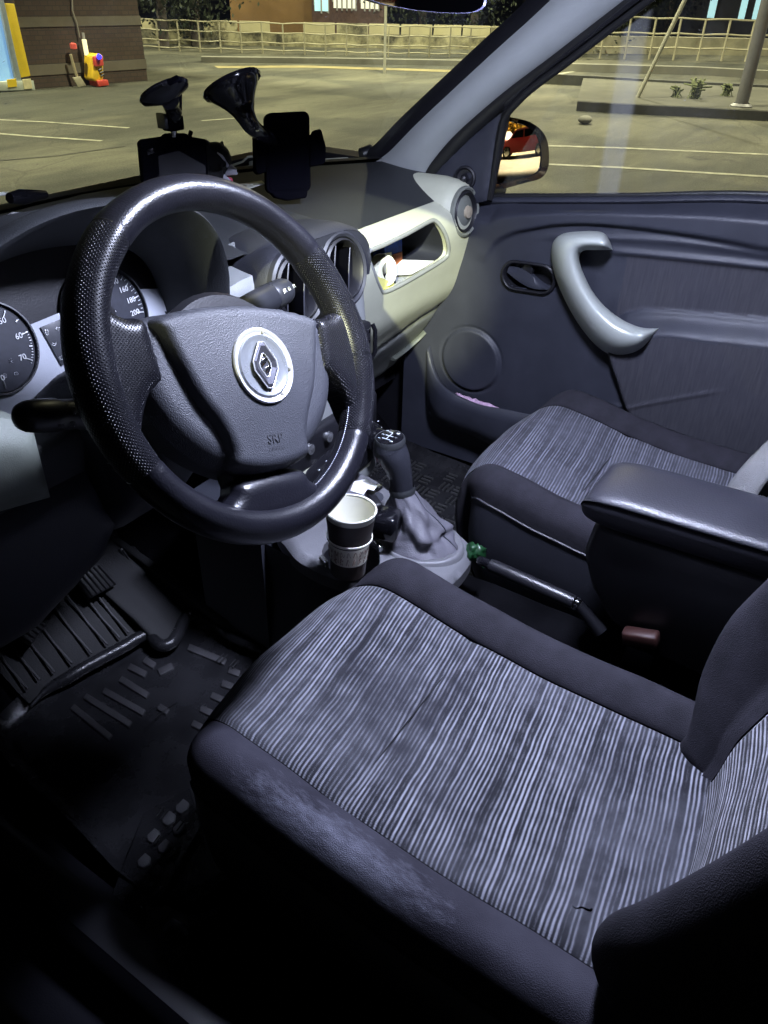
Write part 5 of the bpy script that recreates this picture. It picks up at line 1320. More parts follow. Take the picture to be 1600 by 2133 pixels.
# clip and cable at the left end of the dash
T = thing('tyre_gauge', 'small black clip with a cable lying on the left end of the dashboard top', 'gadget', (-.1, .72, .96))
q0, q1 = at(20, 413, Z=.975), at(95, 405, Z=.965)
tube('gadget_body', [q0, q0+(q1-q0)*.3, q0+(q1-q0)*.6, q1], [.008, .012, .010, .006], M_gloss, T, n=14)
tube('gadget_cable', [V(p) for p in cr([tuple(at(x, y, Z=.97)) for x, y in ((-20, 408), (5, 404), (30, 404), (45, 408))], 5)], .003, M_paper, T, n=8)
# ------------------------------------------------------------------ inner mirror
T = thing('rear_view_mirror', 'lower edge of the interior rear view mirror at the top of the windscreen', 'mirror', (.05, .0, 1.25))
MPl = at(900, 10, X=.06); MNn = V((-.30, -.95, -.05)).normalized()
lo = [(740, -8), (770, 2), (800, 11), (850, 20), (900, 26), (950, 28), (985, 26), (1003, 19), (1012, 5), (1014, -30), (990, -60), (860, -66), (745, -40)]
lp3 = [V(p) for p in cr([tuple(atp(x, y, MPl, MNn)) for x, y in lo], 4, True)]; cM2 = sum(lp3, V())/len(lp3)
grid('mirror_shell', [[cM2+(p-cM2)*s_+MNn*o for p in lp3] for s_, o in ((.94, .002), (.965, .004), (1.0, .0), (1.0, -.01), (.92, -.025), (.5, -.035), (.01, -.036))], mat('mirror_shell', (.05, .05, .09), .3, var=0), T, cu=True, sharp=60)
mesh('mirror_face', [cM2+(p-cM2)*.945+MNn*.002 for p in lp3], [tuple(range(len(lp3)))], mat('mirror_dark', (.35, .35, .38), .03, metal=1, var=0), T, False)
tube('mirror_stem', [cM2+V((0, .02, 0)), cM2+V((-.05, .10, .10))], .008, M_black, T)
# ------------------------------------------------------------------ pedals
def pedal(name, lab, poly, Y, nribs, up, parent_arm):
    T = thing(name, lab, 'pedal', at(sum(p[0] for p in poly)/len(poly), sum(p[1] for p in poly)/len(poly), Y=Y))
    N_ = V((0, -.80, .60)); c = at(sum(p[0] for p in poly)/len(poly), sum(p[1] for p in poly)/len(poly), Y=Y)
    q = [atp(x, y, c, N_) for x, y in poly]
    prism('pedal_pad', q, -N_*.012, M_rubber, T, .003)
    a, b, c_, d = q[:4]; vs, fs = [], []
    for k in range(nribs):
        t = (k+.5)/nribs; add_bar(vs, fs, a+(b-a)*t+(d-a)*.06+N_*.002+(c_-b-(d-a))*0, d+(c_-d)*t-(d-a)*.06+N_*.002, .0022, 5)
    mesh('pedal_ribs', vs, fs, M_matbar, T)
    tube('pedal_arm', [c-N_*.01, c-N_*.05+V((0, .02, .06)), c+V((parent_arm, .12, .28))], .008, M_black, T, n=8)
pedal('clutch_pedal', 'leftmost of the three ribbed rubber pedals in the dark footwell', [(8, 1300), (40, 1265), (98, 1300), (66, 1345)], .50, 5, 0, .0)
pedal('brake_pedal', 'broad middle pedal with worn ribs in the driver footwell', [(152, 1200), (206, 1172), (246, 1216), (190, 1246)], .50, 6, 0, .0)
pedal('accelerator_pedal', 'narrow right hand pedal with bright worn lengthwise ribs', [(248, 1142), (280, 1136), (336, 1196), (298, 1222)], .52, 4, 0, .0)
# ------------------------------------------------------------------ floor mats
T = thing('driver_floor_mat', 'wet black rubber tray mat with raised bars in the driver footwell', 'floor mat', (-.35, .3, .24))
fz_ = .245
def fl(px, py, z=fz_): q = at(px, py, Z=z); return (q.x, q.y)
def mz_(x, y): 
    z = fz_
    if y > .47: z += (y-.47)*.95
    return z
mo_ = [(-.56, -.02), (-.57, .25), (-.55, .42), (-.50, .47), (-.30, .475), (-.175, .47), (-.165, .44), (-.155, .30), (-.14, .20), (-.16, .0), (-.20, -.03)]
MT = sheet('mat_base', cr(mo_, 4, True), lambda p, d: V((p[0], p[1], mz_(*p)+.022*(1-min(1, d/.022))**1.6)), .012, M_mat, T, skirt=V((0, 0, -.01)), sharp=60)
# raised cross lip in front of the heel area
lipp = [at(x, y, Z=fz_+.025) for x, y in ((60, 1462), (95, 1432), (150, 1405), (215, 1370), (262, 1345), (290, 1328), (312, 1322), (325, 1338), (340, 1345), (358, 1338), (372, 1318), (388, 1286), (410, 1282), (450, 1300), (480, 1322), (520, 1340), (580, 1362))]
LP_ = cr([tuple(p) for p in lipp], 5)
tube('mat_lip', [V(p)-V((0, 0, .012*max(0, 1-k/12))) for k, p in enumerate(LP_)], [.0095*sm(-1, 10, k)+.002 for k in range(len(LP_))], M_mat, T, n=14)
rows = [[V(p)+V((0, 0, -.004)), V(p)+V((.0, .020, .004)), V(p)+V((.0, .06, .030)), V((p[0], max(p[1]+.10, .60), .238+(max(p[1]+.10, .60)-.46)*.95))] for p in LP_]
grid('mat_step', rows, mat('step_rubber', (.007, .007, .008), .75, bump=.4, bscale=300, var=.4), T)
prism('heel_pad', [at(x, y, Z=.272) for x, y in ((290, 1286), (338, 1234), (352, 1230), (388, 1254), (386, 1268), (342, 1318), (330, 1320), (294, 1298))], V((0, 0, -.025)), M_mat, T, .004, 3)
vs, fs = [], []
hp_ = [at(x, y, Z=.2735) for x, y in ((302, 1286), (346, 1240), (376, 1260), (334, 1308))]
for k in range(4): add_bar(vs, fs, hp_[k], hp_[(k+1) % 4], .0018, 4)
for t in (.33, .66): add_bar(vs, fs, hp_[0]+(hp_[1]-hp_[0])*t, hp_[3]+(hp_[2]-hp_[3])*t, .0018, 4)
add_bar(vs, fs, hp_[0]+(hp_[3]-hp_[0])*.5, hp_[1]+(hp_[2]-hp_[1])*.5, .0018, 4)
mesh('heel_grid', vs, fs, mat('grid_rubber', (.07, .07, .075), .45, var=.2), T)
for k in range(2, 26, 3):
    p_ = V(LP_[k]); tube('step_rib', [p_+V((0, .012, .012)), p_+V((.004, .06, .034)), p_+V((.008, .11, .075))], .0022, M_matbar, T, n=6)
bars = []
def bar4(a, b, w_=9):
    dx, dy = b[0]-a[0], b[1]-a[1]; l = math.hypot(dx, dy); nx_, ny_ = -dy/l*w_, dx/l*w_
    return [at(x, y, Z=fz_+.004) for x, y in ((a[0]-nx_, a[1]-ny_), (b[0]-nx_, b[1]-ny_), (b[0]+nx_, b[1]+ny_), (a[0]+nx_, a[1]+ny_))]
blist = [((268, 1386), (304, 1404)), ((250, 1412), (308, 1448)), ((215, 1436), (300, 1484)), ((176, 1448), (272, 1508)), ((150, 1470), (230, 1535)), ((300, 1372), (322, 1386)),
         ((392, 1346), (470, 1378)), ((476, 1394), (500, 1402)), ((462, 1422), (500, 1434)), ((440, 1446), (476, 1462)), ((418, 1474), (452, 1490)), ((400, 1504), (432, 1520)), ((330, 1400), (360, 1385)), ((330, 1470), (350, 1482))]
for k, (a, b) in enumerate(blist):
    prism('mat_bar', bar4(a, b, 7), V((0, 0, -.006)), M_matbar, T, .0015)
for (a, b) in (((452, 1376), (466, 1362)), ((459, 1380), (474, 1364)), ((478, 1388), (490, 1374)), ((484, 1391), (497, 1376)), ((350, 1352), (366, 1345))):
    tube('wet_ridge', [at(a[0], a[1], Z=fz_+.008), at(b[0], b[1], Z=fz_+.008)], .0016, mat('wet_rubber', (.03, .03, .032), .06, var=0, coat=1), T, n=8)
for t in range(5):
    tube('mat_groove', [at(300-26*t*0+10*t, 1520-9*t, Z=fz_+.003), at(345+6*t, 1478-4*t, Z=fz_+.003)], .0012, M_mat, T, n=6)
# toe board mat ribs
vs, fs = [], []
for k in range(7):
    a = at(150+8*k, 1190+6*k, Y=.60); b = at(225+7*k, 1300+5*k, Y=.50)
# rear part of the mat beside the seat
T2 = thing('sill_mat', 'rubber mat with square blocks between the driver seat and the door sill', 'floor mat', (-.5, .05, .24))
mat2 = [at(x, y, Z=.262) for x, y in ((395, 1640), (300, 1690), (225, 1880), (320, 1900), (420, 1720))]
prism('mat_base', mat2, V((0, 0, -.008)), M_mat, T2, .002)
for (x, y) in ((380, 1677), (352, 1702), (374, 1722), (320, 1738), (343, 1760), (300, 1790), (325, 1812)):
    prism('mat_block', [at(x+a, y+b, Z=.2665) for a, b in ((-14, 2), (2, -14), (14, -5), (12, 8), (-2, 17), (-13, 12))], V((0, 0, -.005)), mat('block_rubber', (.07, .07, .075), .5, bump=.4, bscale=400, var=.3), T2, .001)
for (x, y) in ((334, 1690), (342, 1697), (368, 1712), (376, 1720), (332, 1746), (324, 1750), (362, 1776), (370, 1772), (352, 1785)):
    tube('mat_ridge', [at(x-8, y+11, Z=.268), at(x+8, y-10, Z=.268)], .0012, MATS['wet_rubber'], T2, n=6)
# seat rail and belt buckle lying on the floor in the dark
T = thing('seat_rail', 'worn metal seat rail and bracket on the floor below the driver seat', 'seat rail', (-.6, -.05, .25))
q = [at(x, y, Z=.30) for x, y in ((300, 1890), (350, 1885), (395, 1905), (398, 1975), (380, 2030), (330, 2035), (308, 1980))]
prism('rail_bracket', q, V((0, 0, -.02)), mat('rusty_metal', (.07, .06, .055), .6, metal=.3, var=.6, vscale=50), T, .004)
tube('rail_hook', [V(p) for p in cr([tuple(at(x, y, Z=.31)) for x, y in ((350, 2068), (352, 2055), (362, 2050), (371, 2056), (370, 2064))], 5)], .0022, SE, T, n=8)
tube('rail_lever', [at(x, y, Z=.31) for x, y in ((340, 1938), (360, 1925), (380, 1935), (392, 1950))], [.004, .007, .006, .004], SE, T, n=10)
tube('rail_bar', [at(395, 1925, Z=.31), at(455, 1905, Z=.31)], .008, MATS['rusty_metal'], T, n=10)
# passenger mat
T = thing('passenger_floor_mat', 'black rubber tray mat with maze pattern in the passenger footwell', 'floor mat', (.4, .3, .24))
pm = [(.16, -.02), (.155, .30), (.17, .46), (.60, .46), (.62, .30), (.60, .12), (.54, -.02)]
sheet('mat_base', cr(pm, 3, True), lambda p, d: V((p[0], p[1], .25+.028*(1-min(1, d/.022))**1.5)), .012, M_mat, T, skirt=V((0, 0, -.01)), sharp=60)
vs, fs = [], []
for gx_ in range(9):
    for gy_ in range(9):
        x = .20+gx_*.045; y = .02+gy_*.045
        if random.random() < .9:
            a, b = V((x, y, .252)), V((x+.030, y, .252)); c_, d = V((x, y+.012, .252)), V((x, y+.036, .252))
            if (gx_+gy_) % 2: add_bar(vs, fs, a, b, .0035, 4); add_bar(vs, fs, a+V((0, .012, 0)), b+V((0, .012, 0)), .0035, 4); add_bar(vs, fs, a+V((0, .024, 0)), b+V((0, .024, 0)), .0035, 4)
            else: add_bar(vs, fs, c_, d, .0035, 4); add_bar(vs, fs, c_+V((.014, 0, 0)), d+V((.014, 0, 0)), .0035, 4); add_bar(vs, fs, c_+V((.028, 0, 0)), d+V((.028, 0, 0)), .0035, 4)
mesh('mat_pattern', vs, fs, mat('maze_rubber', (.075, .075, .075), .5, bump=.4, bscale=500, var=.3), T)
# ------------------------------------------------------------------ outside
GZ = -.20
def kind(o, k='structure'): o['kind'] = k; return o
def g(px, py): q = at(px, py, Z=GZ); return q
def mk_asphalt():
    mt = mat('asphalt', (.09, .09, .075), .8, var=.0); N, L = nodes_of(mt); b = N['Principled BSDF']
    tc = N.new('ShaderNodeTexCoord')
    def nz(sc, d, vec=None, ro=.6):
        n = N.new('ShaderNodeTexNoise'); n.inputs['Scale'].default_value = sc; n.inputs['Detail'].default_value = d; n.inputs['Roughness'].default_value = ro; L.new(vec or tc.outputs['Object'], n.inputs['Vector']); return n.outputs['Fac']
    def ramp(fac, p0, c0, p1, c1):
        r = N.new('ShaderNodeValToRGB'); r.color_ramp.elements[0].position = p0; r.color_ramp.elements[1].position = p1; r.color_ramp.elements[0].color = (*c0, 1); r.color_ramp.elements[1].color = (*c1, 1); L.new(fac, r.inputs['Fac']); return r.outputs['Color']
    def mix(f, a, c, bt='MIX'):
        m = N.new('ShaderNodeMixRGB'); m.blend_type = bt
        if isinstance(f, float): m.inputs[0].default_value = f
        else: L.new(f, m.inputs[0])
        L.new(a, m.inputs[1])
        if isinstance(c, tuple): m.inputs[2].default_value = (*c, 1)
        else: L.new(c, m.inputs[2])
        return m.outputs[0]
    mp = N.new('ShaderNodeMapping'); mp.inputs['Scale'].default_value = (.22, 1.0, 1); mp.inputs['Rotation'].default_value = (0, 0, R(58)); L.new(tc.outputs['Object'], mp.inputs[0])
    base = ramp(nz(1.1, 9, mp.outputs[0], .7), .36, (.040, .041, .030), .64, (.120, .121, .090))
    grit = ramp(nz(55, 5, None, .8), .35, (.45, .45, .45), .66, (1.45, 1.45, 1.45)); c = mix(1.0, base, grit, 'MULTIPLY')
    patch = ramp(nz(.35, 3), .47, (.62, .64, .62), .53, (1.08, 1.06, 1.0)); c = mix(1.0, c, patch, 'MULTIPLY')
    oil = ramp(nz(1.7, 5), .64, (0, 0, 0), .72, (1, 1, 1)); c = mix(oil, c, (.028, .028, .022))
    vo = N.new('ShaderNodeTexVoronoi'); vo.feature = 'DISTANCE_TO_EDGE'; vo.inputs['Scale'].default_value = .55
    wv = N.new('ShaderNodeMixRGB'); wv.inputs[0].default_value = .12; L.new(tc.outputs['Object'], wv.inputs[1]); n3 = N.new('ShaderNodeTexNoise'); n3.inputs['Scale'].default_value = 3; L.new(tc.outputs['Object'], n3.inputs['Vector']); L.new(n3.outputs['Color'], wv.inputs[2]); L.new(wv.outputs[0], vo.inputs['Vector'])
    crk = ramp(vo.outputs['Distance'], .0, (.55, .55, .55), .007, (0, 0, 0)); c = mix(crk, c, (.022, .022, .018))
    L.new(c, b.inputs['Base Color'])
    bp = N.new('ShaderNodeBump'); bp.inputs['Strength'].default_value = .7; bp.inputs['Distance'].default_value = .02; L.new(nz(60, 4), bp.inputs['Height']); L.new(bp.outputs['Normal'], b.inputs['Normal'])
    return mt
o = mesh('ground', [V((-90, -90, GZ)), V((120, -90, GZ)), V((120, 120, GZ)), V((-90, 120, GZ))], [(0, 1, 2, 3)], mk_asphalt(), None, False); kind(o)
M_line = mat('road_paint', (.28, .28, .21), .7, var=.55, vscale=9)
def strip_(name, pts, w_, mt, z=.004, k='structure'):
    rows = []
    P = [V((p.x, p.y, GZ+z)) for p in pts]
    for i, p in enumerate(P):
        t = (P[min(i+1, len(P)-1)]-P[max(i-1, 0)]).normalized(); s_ = V((-t.y, t.x, 0)); rows.append([p-s_*w_/2, p+s_*w_/2])
    return kind(grid(name, rows, mt), k)
strip_('road_marking', [g(1100, 303), g(1300, 309), g(1700, 327)], .09, M_line)
strip_('road_marking', [g(1100, 341), g(1300, 350), g(1700, 375)], .09, M_line)
strip_('road_marking', [g(-60, 247), g(100, 255), g(268, 267)], .07, M_line)
strip_('road_marking', [g(-60, 274), g(60, 284), g(212, 294)], .07, M_line)
strip_('road_marking', [g(1145, 158), g(1190, 150), g(1232, 143)], .12, M_line)
strip_('road_marking', [g(420, 252), g(500, 246)], .05, M_line)
strip_('road_marking', [g(450, 140), g(640, 139), g(900, 147), g(1010, 150)], .5, mat('sandy_strip', (.22, .19, .09), .9, var=.3, vscale=2))
strip_('road_marking', [g(-60, 340), g(120, 325), g(260, 305)], .03, mat('tar_joint', (.03, .03, .028), .7, var=0))
# kerbed islands
def kerb(name, pts, w_, h_, mt, label):
    P = pts; rows = []
    for i, p in enumerate(P):
        t = (P[min(i+1, len(P)-1)]-P[max(i-1, 0)]).normalized(); s_ = V((-t.y, t.x, 0))
        if s_.dot(CP-p) > 0: s_ = -s_
        rows.append([V((p.x, p.y, GZ)), V((p.x, p.y, GZ+h_)), p+V((s_.x*w_, s_.y*w_, h_)), p+V((s_.x*w_, s_.y*w_, 0))])
    o = grid(name, rows, mt, sharp=30); return kind(o)
M_kerb = mat('kerb_concrete', (.20, .20, .17), .85, var=.3, vscale=3); M_kerbd = mat('dark_kerb', (.06, .062, .055), .9, var=.4, vscale=3)
kerb('kerb', [g(1200, 231), g(1280, 236), g(1400, 242), g(1700, 258)], .12, .12, M_kerbd, '')
isl = [g(1200, 231), g(1280, 236), g(1400, 242), g(1700, 258)]
rows = [[V((p.x, p.y, GZ+.125)), V((p.x+3.4, p.y+1.2, GZ+.125))] for p in isl]
kind(grid('pavement', [[r[0]+V((.05, .02, 0)), r[1]] for r in rows], mat('island_paving', (.072, .072, .055), .85, var=.35, vscale=2)))
kerb('kerb', [g(1130, 175), g(1240, 180), g(1400, 190), g(1700, 205)], .15, .16, M_kerbd, '')
kerb('kerb', [g(420, 130), g(700, 133), g(1010, 138)], .3, .10, mat('far_kerb', (.17, .17, .14), .9, var=.3, vscale=1), '')
kerb('kerb', [g(1150, 148), g(1300, 152), g(1450, 156), g(1700, 170)], .3, .14, MATS['far_kerb'], '')
# far strip of pavement before the fence
# fence rails
M_rail = mat('rail_paint', (.42, .40, .28), .6, metal=.2, var=.2, vscale=2)
def up(p, h): return V((p.x, p.y, GZ+h))
def hgt_at(px, pyb, pyt):
    b = at(px, pyb, Z=GZ); d = ray(px, pyt); # height of the point above b seen at pyt on the vertical through b
    t = math.hypot(b.x-CP.x, b.y-CP.y)/math.hypot(d.x, d.y); return CP.z+d.z*t-GZ
def fence(label, base, tops, n, rails, r_=.022, mt=None, cat='fence'):
    """base: ground pixels; tops: image rows of the rail ends"""
    Pb = [g(*p) for p in base]; T = thing('rail_fence', label, cat, Pb[0])
    mt = mt or M_rail
    tot = [0]
    for a, b in zip(Pb, Pb[1:]): tot.append(tot[-1]+(b-a).length)
    def P(s):
        for k in range(len(Pb)-1):
            if s <= tot[k+1]+1e-6: return Pb[k]+(Pb[k+1]-Pb[k])*((s-tot[k])/(tot[k+1]-tot[k]))
        return Pb[-1]
    H = hgt_at(base[0][0], base[0][1], tops)
    for i in range(n+1):
        p = P(tot[-1]*i/n); tube('post', [up(p, -.02), up(p, H*random.uniform(.99, 1.01))], r_, mt, T, n=6)
    for k in rails:
        tube('rail', [up(P(tot[-1]*i/(n*2)), H*k+.012*math.sin(i*1.7)) for i in range(n*2+1)], r_*.8, mt, T, n=6)
    return T
fence('low tubular rail fence in front of the pale wall, seen through the windscreen', [(290, 104), (480, 110), (650, 114), (820, 118), (1060, 121)], 40, 18, (1.0, .68, .36, .12), .020)
fence('tubular rail fence beyond the traffic island, seen through the side window', [(1100, 122), (1250, 123), (1420, 126), (1700, 131)], 32, 12, (1.0, .64, .30), .028)
# pale panel wall beyond the rail
def wallpx(name, label, base, top, th, mt, cat='wall', push=0):
    Pb = [g(*p) for p in base]; h = hgt_at(base[0][0], base[0][1], top)
    d = V((Pb[0].x-CP.x, Pb[0].y-CP.y, 0)).normalized()
    vs, fs = [], []
    rows = []
    for p in Pb:
        dd = V((p.x-CP.x, p.y-CP.y, 0)).normalized(); rows.append([up(p, -.05), up(p, h), up(p+dd*th, h), up(p+dd*th, -.05)])
    return rows, h, Pb
rows, h, Pb = wallpx('w', '', [(280, 90), (500, 95), (700, 99), (900, 102), (1080, 105)], 62, .3, None)
W1 = thing('boundary_wall', 'stained concrete boundary wall with pale yellow panels on top, beyond the fence', 'wall', Pb[0])
def mk_stain():
    mt = mat('stained_concrete', (.30, .28, .17), .9, var=0); N, L = nodes_of(mt); b = N['Principled BSDF']; tc = N.new('ShaderNodeTexCoord')
    n = N.new('ShaderNodeTexNoise'); n.inputs['Scale'].default_value = 1.1; n.inputs['Detail'].default_value = 9; n.inputs['Roughness'].default_value = .7; L.new(tc.outputs['Object'], n.inputs['Vector'])
    rp = N.new('ShaderNodeValToRGB'); rp.color_ramp.elements[0].position = .40; rp.color_ramp.elements[1].position = .58; rp.color_ramp.elements[0].color = (.06, .058, .04, 1); rp.color_ramp.elements[1].color = (.55, .52, .32, 1)
    L.new(n.outputs['Fac'], rp.inputs['Fac']); L.new(rp.outputs['Color'], b.inputs['Base Color']); return mt
grid('wall_body', rows, mk_stain(), W1, sharp=30)
M_pan = mat('pale_panel', (.62, .58, .36), .8, var=.15, vscale=1)
Ht = hgt_at(280, 90, 38)
pts_ = [Pb[0]+(Pb[1]-Pb[0])*t for t in (0, .33, .66)]+[Pb[1]+(Pb[2]-Pb[1])*t for t in (0, .33, .66)]+[Pb[2]+(Pb[3]-Pb[2])*t for t in (0, .33, .66)]+[Pb[3]+(Pb[4]-Pb[3])*t for t in (0, .33, .66, 1)]
for i, (a, b) in enumerate(zip(pts_, pts_[1:])):
    if i in (4,): continue
    d = (b-a)*.03; q0, q1 = a+d, b-d; dd = V((a.x-CP.x, a.y-CP.y, 0)).normalized()
    prism('wall_panel', [up(q0, h+.02), up(q1, h+.02), up(q1, Ht*1.0), up(q0, Ht*1.0)], dd*.08, M_pan if i % 5 != 1 else MATS['stained_concrete'], W1, 0)
rows, h2, Pb2 = wallpx('w', '', [(1090, 112), (1300, 112), (1450, 114), (1750, 119)], 74, .3, None)
W2 = thing('boundary_wall', 'low pale boundary wall behind the fence on the side window side', 'wall', Pb2[0])
grid('wall_body', rows, mat('stained_concrete_light', (.50, .48, .34), .9, var=.4, vscale=1.5), W2, sharp=30)
# buildings beyond
def facade(name, label, px0, px1, pyb, dist, hh_, mt, depth=6):
    """box building whose front runs between two image columns, 'dist' metres away"""
    d0, d1 = ray(px0, pyb), ray(px1, pyb)
    a = CP+d0*(dist/math.hypot(d0.x, d0.y)); b = CP+d1*(dist/math.hypot(d1.x, d1.y)); a.z = b.z = GZ
    T = thing(name, label, 'building', (a+b)/2)
    dd = V(((a+b).x/2-CP.x, (a+b).y/2-CP.y, 0)).normalized()
    prism('wall', [a, b, b+dd*depth, a+dd*depth], V((0, 0, hh_)), mt, T, 0)
    return T, a, b, dd
def wx(T, a, b, dd, t0_, t1_, z0_, z1_, fr, gl, nm='window', mull=0):
    p, q = a+(b-a)*t0_, a+(b-a)*t1_; f = prism(nm, [up(p, z0_-GZ+GZ*0), up(q, z0_), up(q, z1_), up(p, z1_)], -dd*.08, fr, T, 0)
    e = (q-p)*.06; prism('pane', [up(p+e, z0_+.06)-dd*.085, up(q-e, z0_+.06)-dd*.085, up(q-e, z1_-.06)-dd*.085, up(p+e, z1_-.06)-dd*.085], -dd*.01, gl, f, 0)
    for k in range(mull):
        m_ = p+(q-p)*((k+1)/(mull+1)); tube('mullion', [up(m_, z0_)-dd*.1, up(m_, z1_)-dd*.1], .03, fr, f, n=4)
M_ltile = mat('ochre_render', (.17, .10, .038), .85, var=.2, vscale=1)
M_win = mat('lit_window', (.3, .5, .5), .3, var=0, emit=(.55, .95, 1.0), estr=.8); M_winw = mat('lit_window_warm', (.5, .5, .4), .3, var=0, emit=(1, .95, .75), estr=.9)
M_wfr = mat('window_frame_grey', (.30, .30, .30), .6, var=0)
B1, a, b, dd = facade('ochre_building', 'ochre rendered building with lit shop windows behind the boundary wall', 478, 800, 0, 26, 9, M_ltile, 8)
prism('dark_bay', [up(a+(b-a)*.53, .0), up(b, .0), up(b, 9), up(a+(b-a)*.53, 9)], -dd*.06, mat('dark_brick', (.10, .06, .05), .9, var=.3), B1, 0)
wx(B1, a, b, dd, .54, .64, .72, 3, M_wfr, M_win, mull=1); wx(B1, a, b, dd, .66, .82, .80, 3, M_wfr, M_winw, mull=4); wx(B1, a, b, dd, .84, .97, .8, 3, M_wfr, M_winw, mull=3)
B2, a, b, dd = facade('grey_building', 'dark grey building with scattered lit windows above the far fence', 1090, 1760, 0, 34, 10, mat('dark_wall', (.035, .037, .045), .9, var=.4, vscale=.8), 8)
for t0_, t1_ in ((.16, .185), (.255, .275), (.605, .630), (.70, .722), (.742, .765)): wx(B2, a, b, dd, t0_, t1_, .66, 2.4, M_wfr, M_win)
# dark shrubs and hedge between the buildings
def foliage(name, label, px, pyb, dist, w_, h_, n, mt, cat='tree', group=None):
    d = ray(px, pyb); c = CP+d*(dist/math.hypot(d.x, d.y)); c.z = GZ
    T = thing(name, label, cat, c, group)
    tube('trunk', [c, c+V((.1, 0, h_*.35)), c+V((0, .1, h_*.7))], [.14, .10, .05], mat('bark', (.06, .05, .04), .9), T, n=8)
    for k in range(5):
        a_ = random.uniform(0, 6.28); tube('limb', [c+V((0, 0, h_*.35)), c+V((w_*.3*math.cos(a_), w_*.3*math.sin(a_), h_*.75))], [.05, .02], MATS['bark'], T, n=6)
    vs, fs = [], []
    cl_ = [(random.gauss(0, w_*.28), random.gauss(0, w_*.28), random.uniform(h_*.15, h_)) for _ in range(26)]
    for _ in range(n):
        q = random.choice(cl_); s_ = w_*.16; p = c+V((q[0]+random.gauss(0, s_), q[1]+random.gauss(0, s_), max(.05, q[2]+random.gauss(0, s_))))
        u1 = V((random.gauss(0, 1), random.gauss(0, 1), random.gauss(0, 1))).normalized(); u2 = u1.cross(V((random.random(), random.random(), 1))).normalized(); z_ = random.uniform(.04, .09)
        b_ = len(vs); vs += [p-u1*z_, p+u2*z_*.5, p+u1*z_, p-u2*z_*.5]; fs.append((b_, b_+1, b_+2, b_+3))
    mesh('crown', vs, fs, mt, T, False)
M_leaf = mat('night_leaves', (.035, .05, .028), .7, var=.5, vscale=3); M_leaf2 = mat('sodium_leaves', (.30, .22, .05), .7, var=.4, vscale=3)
for i, (px, ds, w_, h_, lab) in enumerate(((330, 23, 2.6, 4.2, 'dark bushy tree beside the brick building behind the wall'), (400, 24, 1.6, 4.0, 'dark tree next to the ochre building'), (880, 27, 3.0, 5, 'dark tree behind the interior mirror'), (990, 27, 3.2, 5, 'dark tree just left of the windscreen pillar'), (1230, 26, 3.0, 4.6, 'dark tree beside the leaning pole'), (1400, 33, 2.2, 5, 'dark tree between two lit windows'))):
    foliage('tree', lab, px, 0, ds, w_, h_, 5000, M_leaf)
# brick building on the left
bl_, br_ = g(68, 186), g(308, 168)
M_brick = None
def mk_brick(nm, c1, c2):
    mt = mat(nm, c1, .85, var=0); N, L = nodes_of(mt); b = N['Principled BSDF']; tc = N.new('ShaderNodeTexCoord'); mp = N.new('ShaderNodeMapping'); mp.inputs['Rotation'].default_value = (R(90), 0, 0); L.new(tc.outputs['Object'], mp.inputs[0])
    bk = N.new('ShaderNodeTexBrick'); bk.inputs['Scale'].default_value = 4; bk.inputs['Color1'].default_value = (*c1, 1); bk.inputs['Color2'].default_value = (*c2, 1); bk.inputs['Mortar'].default_value = (.04, .035, .03, 1); L.new(mp.outputs[0], bk.inputs['Vector']); L.new(bk.outputs['Color'], b.inputs['Base Color']); return mt
M_brick = mk_brick('brown_tile', (.060, .040, .032), (.075, .052, .040)); M_band = mat('pale_band', (.13, .115, .09), .85, var=.2, vscale=2)
T = thing('tiled_building', 'corner of a dark brown tiled building with paler bands', 'building', (bl_+br_)/2)
dx_ = (br_-bl_).normalized(); dn = V((-dx_.y, dx_.x, 0))
if dn.dot(CP-br_) > 0: dn = -dn
L0 = bl_-dx_*.0; 
prism('wall', [up(L0, 0), up(br_, 0), up(br_+dn*6, 0), up(L0+dn*6, 0)], V((0, 0, 6)), M_brick, T, 0)
for py0, py1 in ((123, 143), (33, 52)):
    z0_, z1_ = hgt_at(300, 168, py1), hgt_at(300, 168, py0)
    prism('band', [up(L0, z0_)-dn*.015, up(br_+dx_*.01, z0_)-dn*.015, up(br_+dx_*.01, z1_)-dn*.015, up(L0, z1_)-dn*.015], dn*.02, M_band, T, 0)
pp = [atp(x, y, L0-dn*.05, dn) for x, y in ((150, -10), (151, 22), (160, 48), (166, 78))]
tube('cable', pp, .012, mat('cable_grey', (.25, .23, .2), .7, var=0), T, n=6)
# lit doorway bay with yellow frame
T = thing('lit_entrance', 'blue lit glass doorway with a yellow frame beside the tiled building', 'entrance', g(30, 186))
El = bl_-dx_*2.6
prism('back_wall', [up(El, 0)+dn*.3, up(bl_, 0)+dn*.3, up(bl_, 0)+dn*2, up(El, 0)+dn*2], V((0, 0, 6)), mat('cool_render', (.25, .32, .38), .8), T, 0)
def ep(x, y, o=0): return atp(x, y, bl_-dn*o, dn)
prism('door_glass', [ep(*p) for p in ((-60, -10), (2, -10), (36, 168), (-60, 178))], dn*.03, mat('blue_glass', (.25, .45, .65), .2, var=.1, emit=(.30, .60, 1.0), estr=.55), T, 0)
prism('yellow_frame', [ep(*p, .06) for p in ((6, 6), (30, 8), (64, 158), (44, 162))], dn*.05, mat('yellow_paint', (.80, .58, .03), .5, var=.05), T, .005)
prism('frame_post', [ep(*p, .08) for p in ((-4, -10), (6, -10), (46, 172), (34, 172))], dn*.06, mat('post_grey', (.30, .36, .42), .4), T, .005)
prism('threshold', [ep(*p, .10) for p in ((-60, 172), (70, 168), (74, 188), (-60, 190))], dn*.1, mat('threshold_pale', (.45, .50, .45), .7, var=.3, vscale=4), T, .005)
